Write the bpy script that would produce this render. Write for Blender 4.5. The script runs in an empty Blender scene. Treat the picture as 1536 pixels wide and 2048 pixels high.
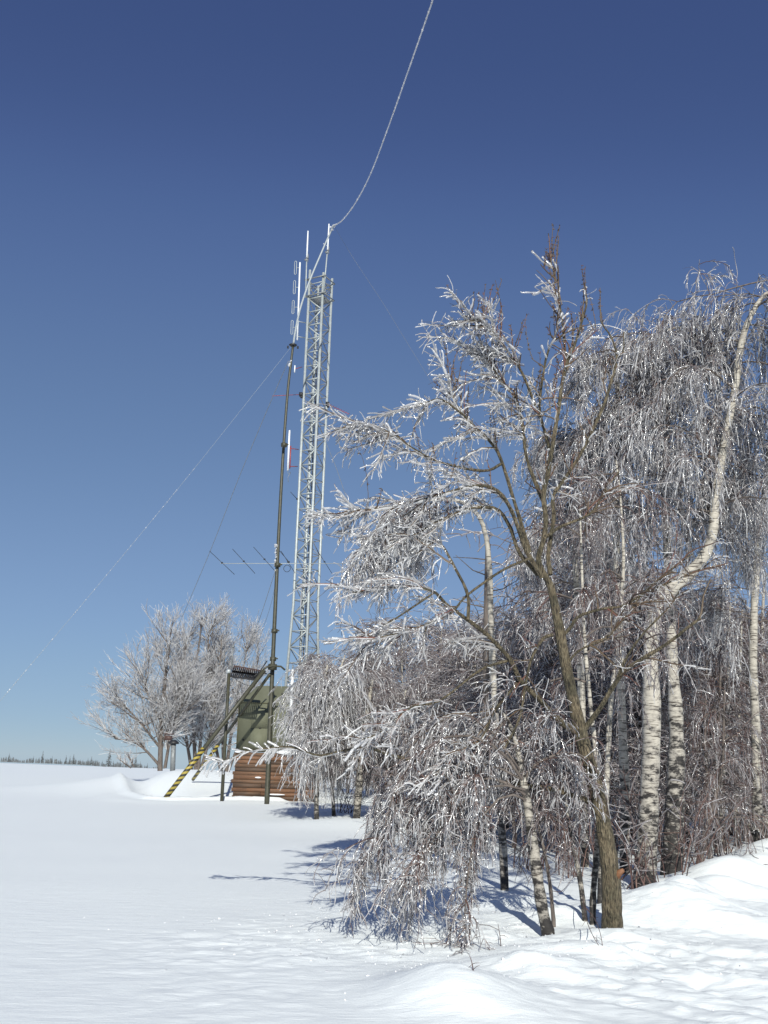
import bpy, math
import numpy as np
from mathutils import Matrix, Vector

rng = np.random.default_rng(11)
R_ = math.radians
sc = bpy.context.scene
COL = sc.collection

# ------------------------------------------------------------------ camera
F, CX, CY = 1990.0, 768.0, 1024.0
PITCH, ROLL = R_(14.2), R_(1.6)
EYE = np.array([0.0, 0.0, 1.5])
_f = np.array([0, math.cos(PITCH), math.sin(PITCH)])
_u0 = np.array([0, -math.sin(PITCH), math.cos(PITCH)])
_r0 = np.array([1.0, 0, 0])
_u = _u0 * math.cos(ROLL) - _r0 * math.sin(ROLL)
_r = _r0 * math.cos(ROLL) + _u0 * math.sin(ROLL)

cam = bpy.data.cameras.new('camera')
cam.sensor_fit = 'VERTICAL'
cam.sensor_height = 36.0
cam.lens = 36.0 * F / 2048.0
cam.clip_start, cam.clip_end = 0.1, 6000
camo = bpy.data.objects.new('camera', cam)
COL.objects.link(camo)
M = Matrix.Identity(4)
for i in range(3):
    M[i][0], M[i][1], M[i][2], M[i][3] = _r[i], _u[i], -_f[i], EYE[i]
camo.matrix_world = M
sc.camera = camo


def ray(px, py):
    return _f * F + _r * (px - CX) + _u * (CY - py)


def at(px, py, Y):
    """the world point seen at a photo pixel at a given distance"""
    d = ray(px, py)
    return EYE + d * (Y / d[1])


# ------------------------------------------------------------------ terrain
_tab = np.random.default_rng(3).random((64, 64)) * 2 - 1


def vnoise(x, y):
    xi = np.floor(x).astype(int); yi = np.floor(y).astype(int)
    fx = x - xi; fy = y - yi
    fx = fx * fx * (3 - 2 * fx); fy = fy * fy * (3 - 2 * fy)
    g = lambda a, b: _tab[a % 64, b % 64]
    return (g(xi, yi) * (1 - fx) + g(xi + 1, yi) * fx) * (1 - fy) + (g(xi, yi + 1) * (1 - fx) + g(xi + 1, yi + 1) * fx) * fy


def bump(x, y, cx, cy, sx, sy, ang=0.0):
    c, s = math.cos(ang), math.sin(ang)
    dx, dy = x - cx, y - cy
    a = (dx * c + dy * s) / sx; b = (-dx * s + dy * c) / sy
    return np.exp(-(a * a + b * b))


MOUNDS = [  # x, y, half sizes, angle, height: drifts and ploughed lumps along the edge of the wood
    (0.55, 7.2, .42, .55, .3, .20), (1.75, 8.75, .55, .28, -.35, .14), (1.25, 8.15, .40, .25, -.4, .11),
    (2.2, 9.62, .5, .28, -.3, .10), (3.15, 11.2, .75, .75, -.3, .30), (3.65, 12.5, .35, .5, -.5, .30), (4.35, 11.6, 1.1, .25, -.7, .10),
    (4.3, 13.2, .5, .5, .2, .22), (4.95, 14.6, .75, .6, .4, .36), (5.7, 15.6, .6, .5, .2, .30), (6.5, 16.8, .9, .8, .4, .50), (8.4, 18.6, 1.4, 1.2, .3, .60),
    (3.6, 8.8, 1.0, .22, -.5, .06), (2.7, 7.8, .9, .18, -.5, .05), (1.9, 10.8, .5, .4, 0, .12), (4.6, 9.8, 1.4, .22, -.5, .09), (5.4, 12.6, .8, .25, -.6, .12),
    (0.9, 9.6, .5, .3, .2, .05), (1.6, 11.6, .35, .3, 0, .14),
    (2.28, 9.93, .20, .17, 0, -.07), (1.58, 9.85, .16, .13, 0, -.06), (3.72, 14.1, .4, .3, 0, -.08),
    (-.2, 25.5, 2.2, 1.6, 0, .18),
]


CREST = np.array([(-14.2, 57), (-12.9, 51), (-11.0, 44.5), (-9.3, 39.2), (-8.0, 36.6), (-7.1, 36.1), (-6.2, 36.9), (-5.0, 38.0), (-3.6, 38.2)])   # wind-cut lip of the drift


def crest_distance(x, y):
    best = np.full(np.broadcast(x, y).shape, 1e9); side = np.ones(best.shape)
    for (ax, ay), (bx, by) in zip(CREST[:-1], CREST[1:]):
        dx, dy = bx - ax, by - ay
        u = np.clip(((x - ax) * dx + (y - ay) * dy) / (dx * dx + dy * dy), 0, 1)
        d = np.hypot(x - ax - u * dx, y - ay - u * dy)
        s = np.sign(dx * (y - ay) - dy * (x - ax) + 1e-9)
        m = d < best
        best = np.where(m, d, best); side = np.where(m, s, side)
    return best, side


def H(x, y):
    x = np.asarray(x, float); y = np.asarray(y, float)
    z = np.zeros(np.broadcast(x, y).shape)
    # ridge of deep snow along the tree line on the right
    for cx, cy, sx, sy, an, h in MOUNDS:
        z = z + h * bump(x, y, cx, cy, sx, sy, an)
    # wind drift grooves
    w = np.clip((x - .2) / 2.5, 0, 1) * np.clip((17 - y) / 6, 0, 1)
    q = x * .62 + y * .79
    p = x * .79 - y * .62
    z = z + w * (.055 * vnoise(q * 1.5, p * .5) + .040 * np.abs(vnoise(q * 3.1 + 9, p * .9)) + .014 * vnoise(q * 8, p * 3) + .008 * vnoise(x * 13, y * 13))
    w2 = 1 - w
    z = z + w2 * np.clip((70 - y) / 50, 0, 1) * (.020 * vnoise(x * .35 + 5, y * .22) + .006 * vnoise(x * 1.3, y * .8))
    w3 = np.clip(1 - np.hypot(x - 1.2, y - 9) / 4.5, 0, 1)
    rough = .5 + .5 * vnoise(x * .9 + 4, y * .9)
    z = z + w3 * rough * (.034 * vnoise(x * 4.3 + 3, y * 5.5) + .034 * np.abs(vnoise(x * 8, y * 9 + 7)) + .024 * np.abs(vnoise(x * 15, y * 14)))
    # scoured hollow and the drift behind the yellow stays
    z = z + 1.02 * bump(x, y, -8.0, 46.5, 5.2, 5.0) * np.clip((60 - y) / 8, 0, 1)
    near = (y > 30) & (y < 62) & (x < 0) & (x > -20)
    if np.any(near):
        d, s = crest_distance(x, y)
        sg = d * s
        z = z + near * (.16 * np.exp(-(d / .28) ** 2) - .34 * np.exp(-((sg - 1.0) / .75) ** 2) * (s > 0) + .05 * np.exp(-((sg + .9) / .8) ** 2))
    # rounded hill top that falls away in the distance
    r = np.hypot(x, y)
    az = np.arctan2(x, np.maximum(y, .01))
    k = 2.4e-5 + 6.0e-5 * np.clip((az + .40) / .2, 0, 1)
    d = np.clip(r - 118, 0, None)
    z = z - np.where(d < 250, k * d * d, k * 62500 + k * 500 * (d - 250))
    return z


def hz(x, y):
    return float(H(np.array(x), np.array(y)))


def ground(px, py):
    """where the ray of a photo pixel meets the snow"""
    d = ray(px, py); d = d / d[1]
    Y = 5.0
    while Y < 400:
        p = EYE + d * Y
        if p[2] < hz(p[0], p[1]):
            return p
        Y += .04 + Y * .002
    return EYE + d * 300


# ------------------------------------------------------------------ material helpers
def mat(name, color=(.5, .5, .5), rough=.6, metal=0.0, spec=.5):
    m = bpy.data.materials.new(name)
    m.use_nodes = True
    b = m.node_tree.nodes['Principled BSDF']
    b.inputs['Base Color'].default_value = (*color, 1)
    b.inputs['Roughness'].default_value = rough
    b.inputs['Metallic'].default_value = metal
    b.inputs['Specular IOR Level'].default_value = spec
    return m


def nd(m, typ, **kw):
    n = m.node_tree.nodes.new(typ)
    for k, v in kw.items():
        if k in n.inputs.keys():
            n.inputs[k].default_value = v
        else:
            setattr(n, k, v)
    return n


def lk(m, a, b):
    m.node_tree.links.new(a, b)


def ramp(m, src, stops):
    n = nd(m, 'ShaderNodeValToRGB')
    el = n.color_ramp.elements
    el[0].position, el[0].color = stops[0][0], (*stops[0][1], 1)
    el[1].position, el[1].color = stops[-1][0], (*stops[-1][1], 1)
    for p, c in stops[1:-1]:
        e = el.new(p); e.color = (*c, 1)
    lk(m, src, n.inputs['Fac'])
    return n.outputs['Color']


def coords(m, scale=(1, 1, 1), kind='Object'):
    tc = nd(m, 'ShaderNodeTexCoord'); mp = nd(m, 'ShaderNodeMapping')
    mp.inputs['Scale'].default_value = scale
    lk(m, tc.outputs[kind], mp.inputs['Vector'])
    return mp.outputs['Vector']


def noisy(name, stops, scale=8, rough=.7, stretch=(1, 1, 1), detail=6, bumpk=0.0, metal=0.0, spec=.5, dist=.02):
    m = mat(name, rough=rough, metal=metal, spec=spec)
    b = m.node_tree.nodes['Principled BSDF']
    n = nd(m, 'ShaderNodeTexNoise', Scale=scale, Detail=detail)
    lk(m, coords(m, stretch), n.inputs['Vector'])
    lk(m, ramp(m, n.outputs['Fac'], stops), b.inputs['Base Color'])
    if bumpk:
        bp = nd(m, 'ShaderNodeBump', Strength=bumpk, Distance=dist)
        lk(m, n.outputs['Fac'], bp.inputs['Height'])
        lk(m, bp.outputs['Normal'], b.inputs['Normal'])
    return m


def island(name, stops, rough=.5, spec=.5, clear=0.0):
    """each separate piece (twig, ice sleeve, board) takes its own tone"""
    m = mat(name, rough=rough, spec=spec)
    b = m.node_tree.nodes['Principled BSDF']
    g = nd(m, 'ShaderNodeNewGeometry')
    lk(m, ramp(m, g.outputs['Random Per Island'], stops), b.inputs['Base Color'])
    if clear:
        tr = nd(m, 'ShaderNodeBsdfTransparent'); mx = nd(m, 'ShaderNodeMixShader')
        mx.inputs[0].default_value = clear
        lk(m, b.outputs[0], mx.inputs[1]); lk(m, tr.outputs[0], mx.inputs[2])
        lk(m, mx.outputs[0], m.node_tree.nodes['Material Output'].inputs[0])
    return m


# snow
SNOW = mat('snow', (.88, .915, .905), .62, spec=.25)
b = SNOW.node_tree.nodes['Principled BSDF']
v = coords(SNOW)
n1 = nd(SNOW, 'ShaderNodeTexNoise', Scale=6.0, Detail=10, Roughness=.72)
n2 = nd(SNOW, 'ShaderNodeTexNoise', Scale=70.0, Detail=3)
mp = nd(SNOW, 'ShaderNodeMapping'); mp.inputs['Rotation'].default_value = (0, 0, R_(38)); mp.inputs['Scale'].default_value = (.35, 1.6, 1)
lk(SNOW, v, mp.inputs['Vector'])
lk(SNOW, mp.outputs['Vector'], n1.inputs['Vector']); lk(SNOW, v, n2.inputs['Vector'])
ad = nd(SNOW, 'ShaderNodeMath', operation='MULTIPLY_ADD'); ad.inputs[1].default_value = .12
lk(SNOW, n2.outputs['Fac'], ad.inputs[0]); lk(SNOW, n1.outputs['Fac'], ad.inputs[2])
bp = nd(SNOW, 'ShaderNodeBump', Strength=.34, Distance=.06)
lk(SNOW, ad.outputs[0], bp.inputs['Height']); lk(SNOW, bp.outputs['Normal'], b.inputs['Normal'])

CAP_SNOW = noisy('settled_snow', [(.3, (.84, .86, .88)), (.7, (.9, .91, .92))], 20, .6, bumpk=.3)
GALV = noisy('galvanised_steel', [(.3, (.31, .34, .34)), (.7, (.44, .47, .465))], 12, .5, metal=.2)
GALV_DARK = noisy('dull_and_shaded_steel', [(.3, (.16, .17, .17)), (.7, (.27, .28, .28))], 12, .5, metal=.2)
ALU = noisy('aluminium_tube', [(.3, (.36, .39, .40)), (.7, (.50, .53, .535))], 20, .4, metal=.2)
WHITE = noisy('white_fibreglass', [(.3, (.78, .79, .79)), (.7, (.84, .85, .85))], 15, .35)
BLACK = noisy('black_rubber', [(.3, (.012, .012, .013)), (.7, (.03, .03, .032))], 20, .5)
RED = noisy('red_paint', [(.3, (.24, .04, .045)), (.7, (.34, .07, .07))], 20, .5)
OLIVE = noisy('olive_paint', [(.25, (.075, .073, .038)), (.75, (.115, .108, .060))], 9, .5, bumpk=.05)
OLIVE_POLE = noisy('olive_pole_paint', [(.25, (.034, .034, .021)), (.75, (.068, .065, .042))], 9, .5)
RUST = noisy('rusty_steel', [(.3, (.05, .03, .026)), (.7, (.11, .06, .05))], 14, .6)

CABIN = mat('weathered_green_panel', rough=.72, spec=.25)
b = CABIN.node_tree.nodes['Principled BSDF']
n1 = nd(CABIN, 'ShaderNodeTexNoise', Scale=2.2, Detail=7, Roughness=.6)
lk(CABIN, coords(CABIN, (1, 1, .45)), n1.inputs['Vector'])
lk(CABIN, ramp(CABIN, n1.outputs['Fac'], [(.26, (.095, .098, .064)), (.42, (.138, .142, .096)), (.6, (.158, .162, .112)), (.74, (.19, .19, .14))]), b.inputs['Base Color'])
n2 = nd(CABIN, 'ShaderNodeTexNoise', Scale=3.0, Detail=2)
lk(CABIN, coords(CABIN), n2.inputs['Vector'])
bp = nd(CABIN, 'ShaderNodeBump', Strength=.07, Distance=.03)
lk(CABIN, n2.outputs['Fac'], bp.inputs['Height']); lk(CABIN, bp.outputs['Normal'], b.inputs['Normal'])

BOARD = mat('weathered_boards', rough=.75)
b = BOARD.node_tree.nodes['Principled BSDF']
g = nd(BOARD, 'ShaderNodeNewGeometry')
n1 = nd(BOARD, 'ShaderNodeTexNoise', Scale=3.2, Detail=10, Roughness=.72)
lk(BOARD, coords(BOARD, (.7, 1, 26)), n1.inputs['Vector'])
c1 = ramp(BOARD, n1.outputs['Fac'], [(.36, (.04, .031, .026)), (.46, (.115, .078, .054)), (.54, (.20, .10, .05)), (.60, (.105, .078, .06)), (.68, (.19, .15, .115)), (.78, (.11, .09, .075))])
c2 = ramp(BOARD, g.outputs['Random Per Island'], [(0, (.55, .60, .66)), (.5, (.95, .93, .9)), (1, (1.2, 1.0, .85))])
mx = nd(BOARD, 'ShaderNodeMix', data_type='RGBA', blend_type='MULTIPLY')
mx.inputs[0].default_value = 1
lk(BOARD, c1, mx.inputs[6]); lk(BOARD, c2, mx.inputs[7]); lk(BOARD, mx.outputs[2], b.inputs['Base Color'])


def tape_material():
    m = mat('hazard_tape', rough=.5)
    b = m.node_tree.nodes['Principled BSDF']
    w = nd(m, 'ShaderNodeTexWave', Scale=2.1, Distortion=.3, wave_type='BANDS', bands_direction='Z')
    w.inputs['Detail Scale'].default_value = 3
    tc = nd(m, 'ShaderNodeTexCoord'); mp = nd(m, 'ShaderNodeMapping')
    mp.inputs['Rotation'].default_value = (0, R_(10), 0)
    lk(m, tc.outputs['Object'], mp.inputs['Vector']); lk(m, mp.outputs['Vector'], w.inputs['Vector'])
    lk(m, ramp(m, w.outputs['Fac'], [(.47, (.03, .028, .02)), (.53, (.36, .28, .05))]), b.inputs['Base Color'])
    return m


TAPE = tape_material()


def birch_bark(name='birch_bark', dark=0.0):
    m = mat(name, rough=.75)
    b = m.node_tree.nodes['Principled BSDF']
    n1 = nd(m, 'ShaderNodeTexNoise', Scale=5.0, Detail=5, Roughness=.7)
    lk(m, coords(m, (1.2, 1.2, 2.2)), n1.inputs['Vector'])
    n2 = nd(m, 'ShaderNodeTexNoise', Scale=11.0, Detail=4)
    lk(m, coords(m, (.55, .55, 5.0)), n2.inputs['Vector'])
    tc = nd(m, 'ShaderNodeTexCoord'); sp = nd(m, 'ShaderNodeSeparateXYZ')
    lk(m, tc.outputs['Object'], sp.inputs[0])
    mr = nd(m, 'ShaderNodeMapRange'); mr.inputs[1].default_value = 0; mr.inputs[2].default_value = 2.6
    mr.inputs[3].default_value = .2; mr.inputs[4].default_value = 0
    lk(m, sp.outputs['Z'], mr.inputs[0])
    su = nd(m, 'ShaderNodeMath', operation='SUBTRACT')
    lk(m, n1.outputs['Fac'], su.inputs[0]); lk(m, mr.outputs[0], su.inputs[1])
    c1 = ramp(m, su.outputs[0], [(.31 + dark, (.025, .022, .02)), (.39 + dark, (.29, .265, .23)), (.50 + dark, (.43, .395, .335)), (.75, (.54, .50, .43))])
    c2 = ramp(m, n2.outputs['Fac'], [(.37, (.18, .16, .15)), (.45, (1, 1, 1))])
    mx = nd(m, 'ShaderNodeMix', data_type='RGBA', blend_type='MULTIPLY'); mx.inputs[0].default_value = 1
    lk(m, c1, mx.inputs[6]); lk(m, c2, mx.inputs[7]); lk(m, mx.outputs[2], b.inputs['Base Color'])
    bp = nd(m, 'ShaderNodeBump', Strength=.5, Distance=.02)
    lk(m, n1.outputs['Fac'], bp.inputs['Height']); lk(m, bp.outputs['Normal'], b.inputs['Normal'])
    return m


BIRCH = birch_bark()
BIRCH_DARK = birch_bark('fissured_birch_bark', .055)
def patchy(m, scale, lo, hi):
    """lichen and weather patches over a bark"""
    b = m.node_tree.nodes['Principled BSDF']
    src = b.inputs['Base Color'].links[0].from_socket
    n = nd(m, 'ShaderNodeTexNoise', Scale=scale, Detail=4, Roughness=.65)
    lk(m, coords(m), n.inputs['Vector'])
    c = ramp(m, n.outputs['Fac'], [(.38, lo), (.62, hi)])
    x = nd(m, 'ShaderNodeMix', data_type='RGBA', blend_type='MULTIPLY'); x.inputs[0].default_value = 1
    lk(m, src, x.inputs[6]); lk(m, c, x.inputs[7]); lk(m, x.outputs[2], b.inputs['Base Color'])
    return m


OLIVE_BARK = noisy('olive_brown_bark', [(.36, (.038, .031, .022)), (.48, (.112, .092, .060)), (.60, (.165, .14, .094)), (.74, (.25, .22, .165))], 75, .85, (1, 1, .22), detail=8, bumpk=1.0, dist=.06)
patchy(OLIVE_BARK, 7, (.62, .64, .58), (1.35, 1.28, 1.2))
RUST_WOOD = noisy('fresh_orange_wood', [(.3, (.16, .065, .03)), (.7, (.26, .125, .06))], 30, .7)
GREY_BARK = noisy('grey_brown_bark', [(.3, (.06, .048, .042)), (.7, (.17, .14, .12))], 16, .8, (1, 1, .3), bumpk=.5)
TWIG = island('dark_red_twig', [(0, (.05, .028, .025)), (.6, (.12, .066, .055)), (1, (.19, .115, .09))], .55)
TWIG_OLIVE = island('olive_twig', [(0, (.06, .035, .022)), (.6, (.12, .085, .05)), (1, (.15, .06, .045))], .55)
ICE = island('clear_ice', [(0, (.27, .26, .265)), (.4, (.50, .49, .50)), (.75, (.70, .70, .71)), (.93, (.90, .90, .90)), (1, (.93, .93, .93))], .13, .9, .42)
ICE_BRIGHT = island('white_rime_ice', [(0, (.46, .455, .46)), (.5, (.68, .68, .69)), (.85, (.84, .84, .85)), (1, (.95, .95, .95))], .13, .9, .50)
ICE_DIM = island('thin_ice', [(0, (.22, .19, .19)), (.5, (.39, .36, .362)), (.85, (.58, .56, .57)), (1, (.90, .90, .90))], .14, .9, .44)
GLINT_DROP = mat('glint_drop', (.95, .95, .95), .1, spec=1.0)  # opaque near-white drops, sun glints on the ice put into the colour
FROST = island('hoar_frost', [(0, (.32, .30, .30)), (.6, (.50, .49, .49)), (1, (.72, .72, .72))], .5, .4)
FIR = island('hazed_fir', [(0, (.09, .10, .105)), (1, (.19, .205, .21))], .8)  # tone paled to paint in the haze over the far firs


# ------------------------------------------------------------------ object helpers
def tag(o, label=None, cat=None, group=None, kind=None):
    if label: o['label'] = label
    if cat: o['category'] = cat
    if group: o['group'] = group
    if kind: o['kind'] = kind
    return o


def thing(name, label, cat, loc, group=None):
    o = bpy.data.objects.new(name, None)
    COL.objects.link(o)
    o.location = loc
    o.empty_display_size = .2
    return tag(o, label, cat, group)


def origin(parent):
    p = np.zeros(3)
    while parent is not None:
        p = p + np.array(parent.location); parent = parent.parent
    return p


def raw_mesh(name, V, quads, mats, parent=None, smooth=False, midx=None, loc=None, tris=None):
    """one mesh object; vertices are given in world space"""
    V = np.asarray(V, float)
    o0 = origin(parent)
    if parent is None and loc is not None:
        o0 = np.array(loc, float)
    me = bpy.data.meshes.new(name)
    quads = np.asarray(quads, np.int32).reshape(-1, 4)
    nt = 0 if tris is None else len(tris)
    nq = len(quads)
    me.vertices.add(len(V))
    me.vertices.foreach_set('co', (V - o0).astype(np.float32).ravel())
    idx = quads.ravel()
    if nt:
        idx = np.concatenate([idx, np.asarray(tris, np.int32).ravel()])
    me.loops.add(len(idx))
    me.loops.foreach_set('vertex_index', idx)
    me.polygons.add(nq + nt)
    st = np.concatenate([np.arange(nq) * 4, nq * 4 + np.arange(nt) * 3]).astype(np.int32)
    me.polygons.foreach_set('loop_start', st)
    if smooth:
        me.polygons.foreach_set('use_smooth', np.ones(nq + nt, bool))
    for m in (mats if isinstance(mats, (list, tuple)) else [mats]):
        me.materials.append(m)
    if midx is not None:
        me.polygons.foreach_set('material_index', np.asarray(midx, np.int32))
    me.update(calc_edges=True)
    me.validate()
    o = bpy.data.objects.new(name, me)
    COL.objects.link(o)
    if parent is not None:
        o.parent = parent
    elif loc is not None:
        o.location = loc
    return o


def norm(v):
    return v / np.maximum(np.linalg.norm(v, axis=-1, keepdims=True), 1e-9)


def tubes(P, R, s):
    """P (k,n,3), R (k,n) -> vertices, quads of k tubes"""
    k, n, _ = P.shape
    T = norm(np.gradient(P, axis=1))
    ref = np.array([.17, .96, .11])
    u = norm(np.cross(T, ref)); w = np.cross(u, T)
    a = np.arange(s) * 2 * math.pi / s + .4
    ring = u[:, :, None, :] * np.cos(a)[None, None, :, None] + w[:, :, None, :] * np.sin(a)[None, None, :, None]
    V = P[:, :, None, :] + ring * R[:, :, None, None]
    i = np.arange(k)[:, None, None] * n * s + np.arange(n - 1)[None, :, None] * s
    j = np.arange(s)[None, None, :]; j2 = (j + 1) % s
    q = np.stack([i + j, i + j2, i + s + j2, i + s + j], -1).reshape(-1, 4)
    return V.reshape(-1, 3), q


class MB:
    """collects solid shapes into one mesh"""
    def __init__(s):
        s.V, s.Q, s.T, s.n = [], [], [], 0

    def add(s, V, Q=(), T=()):
        V = np.asarray(V, float).reshape(-1, 3)
        if len(Q): s.Q.append(np.asarray(Q, int).reshape(-1, 4) + s.n)
        if len(T): s.T.append(np.asarray(T, int).reshape(-1, 3) + s.n)
        s.V.append(V); s.n += len(V)
        return s

    def tube(s, pts, r, sides=8, cap=True):
        P = np.asarray(pts, float)[None]
        n = P.shape[1]
        R = np.broadcast_to(np.asarray(r, float), (n,))[None]
        V, Q = tubes(P, R, sides)
        T = []
        if cap:
            V = np.concatenate([V, P[0, :1], P[0, -1:]])
            c0, c1 = n * sides, n * sides + 1
            for j in range(sides):
                j2 = (j + 1) % sides
                T.append((c0, j2, j)); T.append((c1, (n - 1) * sides + j, (n - 1) * sides + j2))
        return s.add(V, Q, T)

    def box(s, c, size, ax=None):
        ax = np.eye(3) if ax is None else np.asarray(ax, float)
        h = np.asarray(size, float) / 2
        V = [np.asarray(c, float) + ax[0] * h[0] * i + ax[1] * h[1] * j + ax[2] * h[2] * k for i in (-1, 1) for j in (-1, 1) for k in (-1, 1)]
        Q = [(0, 1, 3, 2), (4, 6, 7, 5), (0, 4, 5, 1), (2, 3, 7, 6), (0, 2, 6, 4), (1, 5, 7, 3)]
        return s.add(V, Q)

    def bar(s, a, b, w, t=None):
        """square-section bar from a to b"""
        a = np.asarray(a, float); b = np.asarray(b, float)
        z = norm(b - a); x = norm(np.cross(z, [.11, .2, .97] if abs(z[2]) < .95 else [1, .1, 0])); y = np.cross(z, x)
        return s.box((a + b) / 2, (w, t or w, np.linalg.norm(b - a)), (x, y, z))

    def ball(s, c, r, n=8, m=5, sc_=(1, 1, 1)):
        V = []
        for i in range(m + 1):
            p = math.pi * i / m
            for j in range(n):
                q = 2 * math.pi * j / n
                V.append((c[0] + r * sc_[0] * math.sin(p) * math.cos(q), c[1] + r * sc_[1] * math.sin(p) * math.sin(q), c[2] + r * sc_[2] * math.cos(p)))
        Q = [(i * n + j, (i + 1) * n + j, (i + 1) * n + (j + 1) % n, i * n + (j + 1) % n) for i in range(m) for j in range(n)]
        return s.add(V, Q)

    def build(s, name, m, parent=None, smooth=False, loc=None):
        V = np.concatenate(s.V)
        Q = np.concatenate(s.Q) if s.Q else np.zeros((0, 4), int)
        T = np.concatenate(s.T) if s.T else None
        return raw_mesh(name, V, Q, m, parent, smooth, None, loc, T)


# ------------------------------------------------------------------ branch growth
def smooth_line(pts, n):
    """Catmull-Rom through pts (m,d), resampled to n points"""
    p = np.asarray(pts, float)
    if len(p) == 2:
        t = np.linspace(0, 1, n)[:, None]
        return p[0] * (1 - t) + p[1] * t
    e = np.concatenate([[2 * p[0] - p[1]], p, [2 * p[-1] - p[-2]]])
    t = np.linspace(0, len(p) - 1 - 1e-6, n)
    i = t.astype(int); f = (t - i)[:, None]
    a, b_, c, d = e[i], e[i + 1], e[i + 2], e[i + 3]
    return .5 * (2 * b_ + (c - a) * f + (2 * a - 5 * b_ + 4 * c - d) * f * f + (3 * b_ - a - 3 * c + d) * f ** 3)


def trace(pts, Y0, Y1=None, n=None):
    """photo pixels (x, y, radius in px) -> 3-D line and radii, distance running from Y0 to Y1"""
    Y1 = Y0 if Y1 is None else Y1
    m = len(pts)
    n = n or max(8, m * 3)
    q = smooth_line([(*at(x, y, Y0 + (Y1 - Y0) * i / (m - 1)), r * (Y0 + (Y1 - Y0) * i / (m - 1)) / F) for i, (x, y, r) in enumerate(pts)], n)
    return q[:, :3], np.maximum(q[:, 3], .002)


def march(S, D, L, n, grav=0.0, jit=.1, pull=None):
    S = np.array(S, float); d = norm(np.array(D, float))
    L = np.broadcast_to(np.asarray(L, float), (len(S),))
    st = (L / (n - 1))[:, None]
    g = np.broadcast_to(np.asarray(grav, float), (len(S),))[:, None]
    out = [S]
    for i in range(n - 1):
        d = d + rng.normal(0, jit, d.shape)
        d[:, 2:] -= g
        if pull is not None: d = d + pull
        d = norm(d)
        S = S + d * st
        out.append(S)
    return np.stack(out, 1)


def pick(lines, k, t0=.2, t1=1.0):
    """k random spots on a list of (m,3) lines, weighted by length -> points, tangents, parameter"""
    ln = np.array([np.linalg.norm(np.diff(p, axis=0), axis=1).sum() for p in lines])
    w = rng.choice(len(lines), k, p=ln / ln.sum())
    t = rng.uniform(t0, t1, k)
    P = np.empty((k, 3)); T = np.empty((k, 3))
    for j in np.unique(w):
        sel = w == j
        p = lines[j]; x = t[sel] * (len(p) - 1.001); i = x.astype(int); f = (x - i)[:, None]
        P[sel] = p[i] * (1 - f) + p[i + 1] * f; T[sel] = p[i + 1] - p[i]
    return P, norm(T), t


def above_snow(P, lift=.01):
    z = H(P[..., 0], P[..., 1]) + lift
    P = P.copy(); P[..., 2] = np.maximum(P[..., 2], z)
    return P


def rads(k, n, r0, r1, var=.3):
    b = np.linspace(r0, r1, n)[None] * rng.uniform(1 - var, 1 + var, (k, 1))
    return b


def ice_rads(k, n, r, lump=.35):
    a = r * rng.uniform(.65, 1.4, (k, 1)) * rng.uniform(1 - lump, 1 + lump, (k, n))
    a[:, 0] *= .7; a[:, -1] *= .3
    return a


class Crown:
    """twigs and the ice around them, gathered for one tree"""
    def __init__(s): s.tw, s.ic = [], []

    def twigs(s, P, r0, r1, sides=3): s.tw.append(tubes(P, rads(len(P), P.shape[1], r0, r1), sides)); return s

    def ice(s, P, r, sides=4, drop=.6, lump=.35, share=1.0):
        if share < 1: P = P[rng.random(len(P)) < share]
        s.last = P
        if len(P) == 0: return s
        Q = P.copy(); Q[..., 2] -= r * drop
        e = norm(Q[:, -1] - Q[:, -2]) * r * .5
        Q = np.concatenate([Q[:, :-1], Q[:, -1:] - e[:, None], Q[:, -1:]], 1)
        s.ic.append(tubes(Q, ice_rads(len(Q), Q.shape[1], r, lump), sides)); return s

    def beads(s, P, r, k):
        """painted glints on frozen drops: small irregular octahedra along the twigs"""
        f = P.reshape(-1, 3)
        c = f[rng.integers(0, len(f), k)] + rng.normal(0, r * .4, (k, 3))
        o = np.array([(1, 0, 0), (0, 1, 0), (-1, 0, 0), (0, -1, 0), (0, 0, 1), (0, 0, -1.5)])
        V = c[:, None, :] + (o[None] + rng.normal(0, .3, (k, 6, 3))) * r * rng.uniform(.5, 1.3, (k, 1, 1))
        t = np.array([(0, 1, 4), (1, 2, 4), (2, 3, 4), (3, 0, 4), (1, 0, 5), (2, 1, 5), (3, 2, 5), (0, 3, 5)])
        q = np.array([(a, b_, c_, c_) for a, b_, c_ in t])
        s.bead = getattr(s, 'bead', []); s.bead.append((V.reshape(-1, 3), t))
        s.bead_k = k
        return s

    def build(s, parent, twig, ice):
        V, Q = cat(s.tw)
        c = raw_mesh('crown', V, Q, twig, parent)
        V, Q = cat(s.ic)
        T = None
        if getattr(s, 'bead', None):
            Ts = []
            n = len(V)
            for BV, t in s.bead:
                k = len(BV) // 6
                Ts.append((t[None] + (np.arange(k) * 6)[:, None, None]).reshape(-1, 3) + n)
                V = np.concatenate([V, BV]); n += len(BV)
            T = np.concatenate(Ts)
        mi = None if T is None else np.concatenate([np.zeros(len(Q), np.int32), np.ones(len(T), np.int32)])
        raw_mesh('ice_coating', V, Q, [ice, GLINT_DROP], c, tris=T, midx=mi)
        return c


def cat(L):
    V, Q, n = [], [], 0
    for v, q in L:
        V.append(v); Q.append(q + n); n += len(v)
    return np.concatenate(V), np.concatenate(Q)


def limb_mesh(name, P, R, m, parent, sides=8, wob=.0):
    R = np.array(R)
    if wob:
        R = R * (1 + rng.normal(0, wob, len(R)))
    V, Q = tubes(P[None], R[None], sides)
    return raw_mesh(name, V, Q, m, parent, True)


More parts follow.
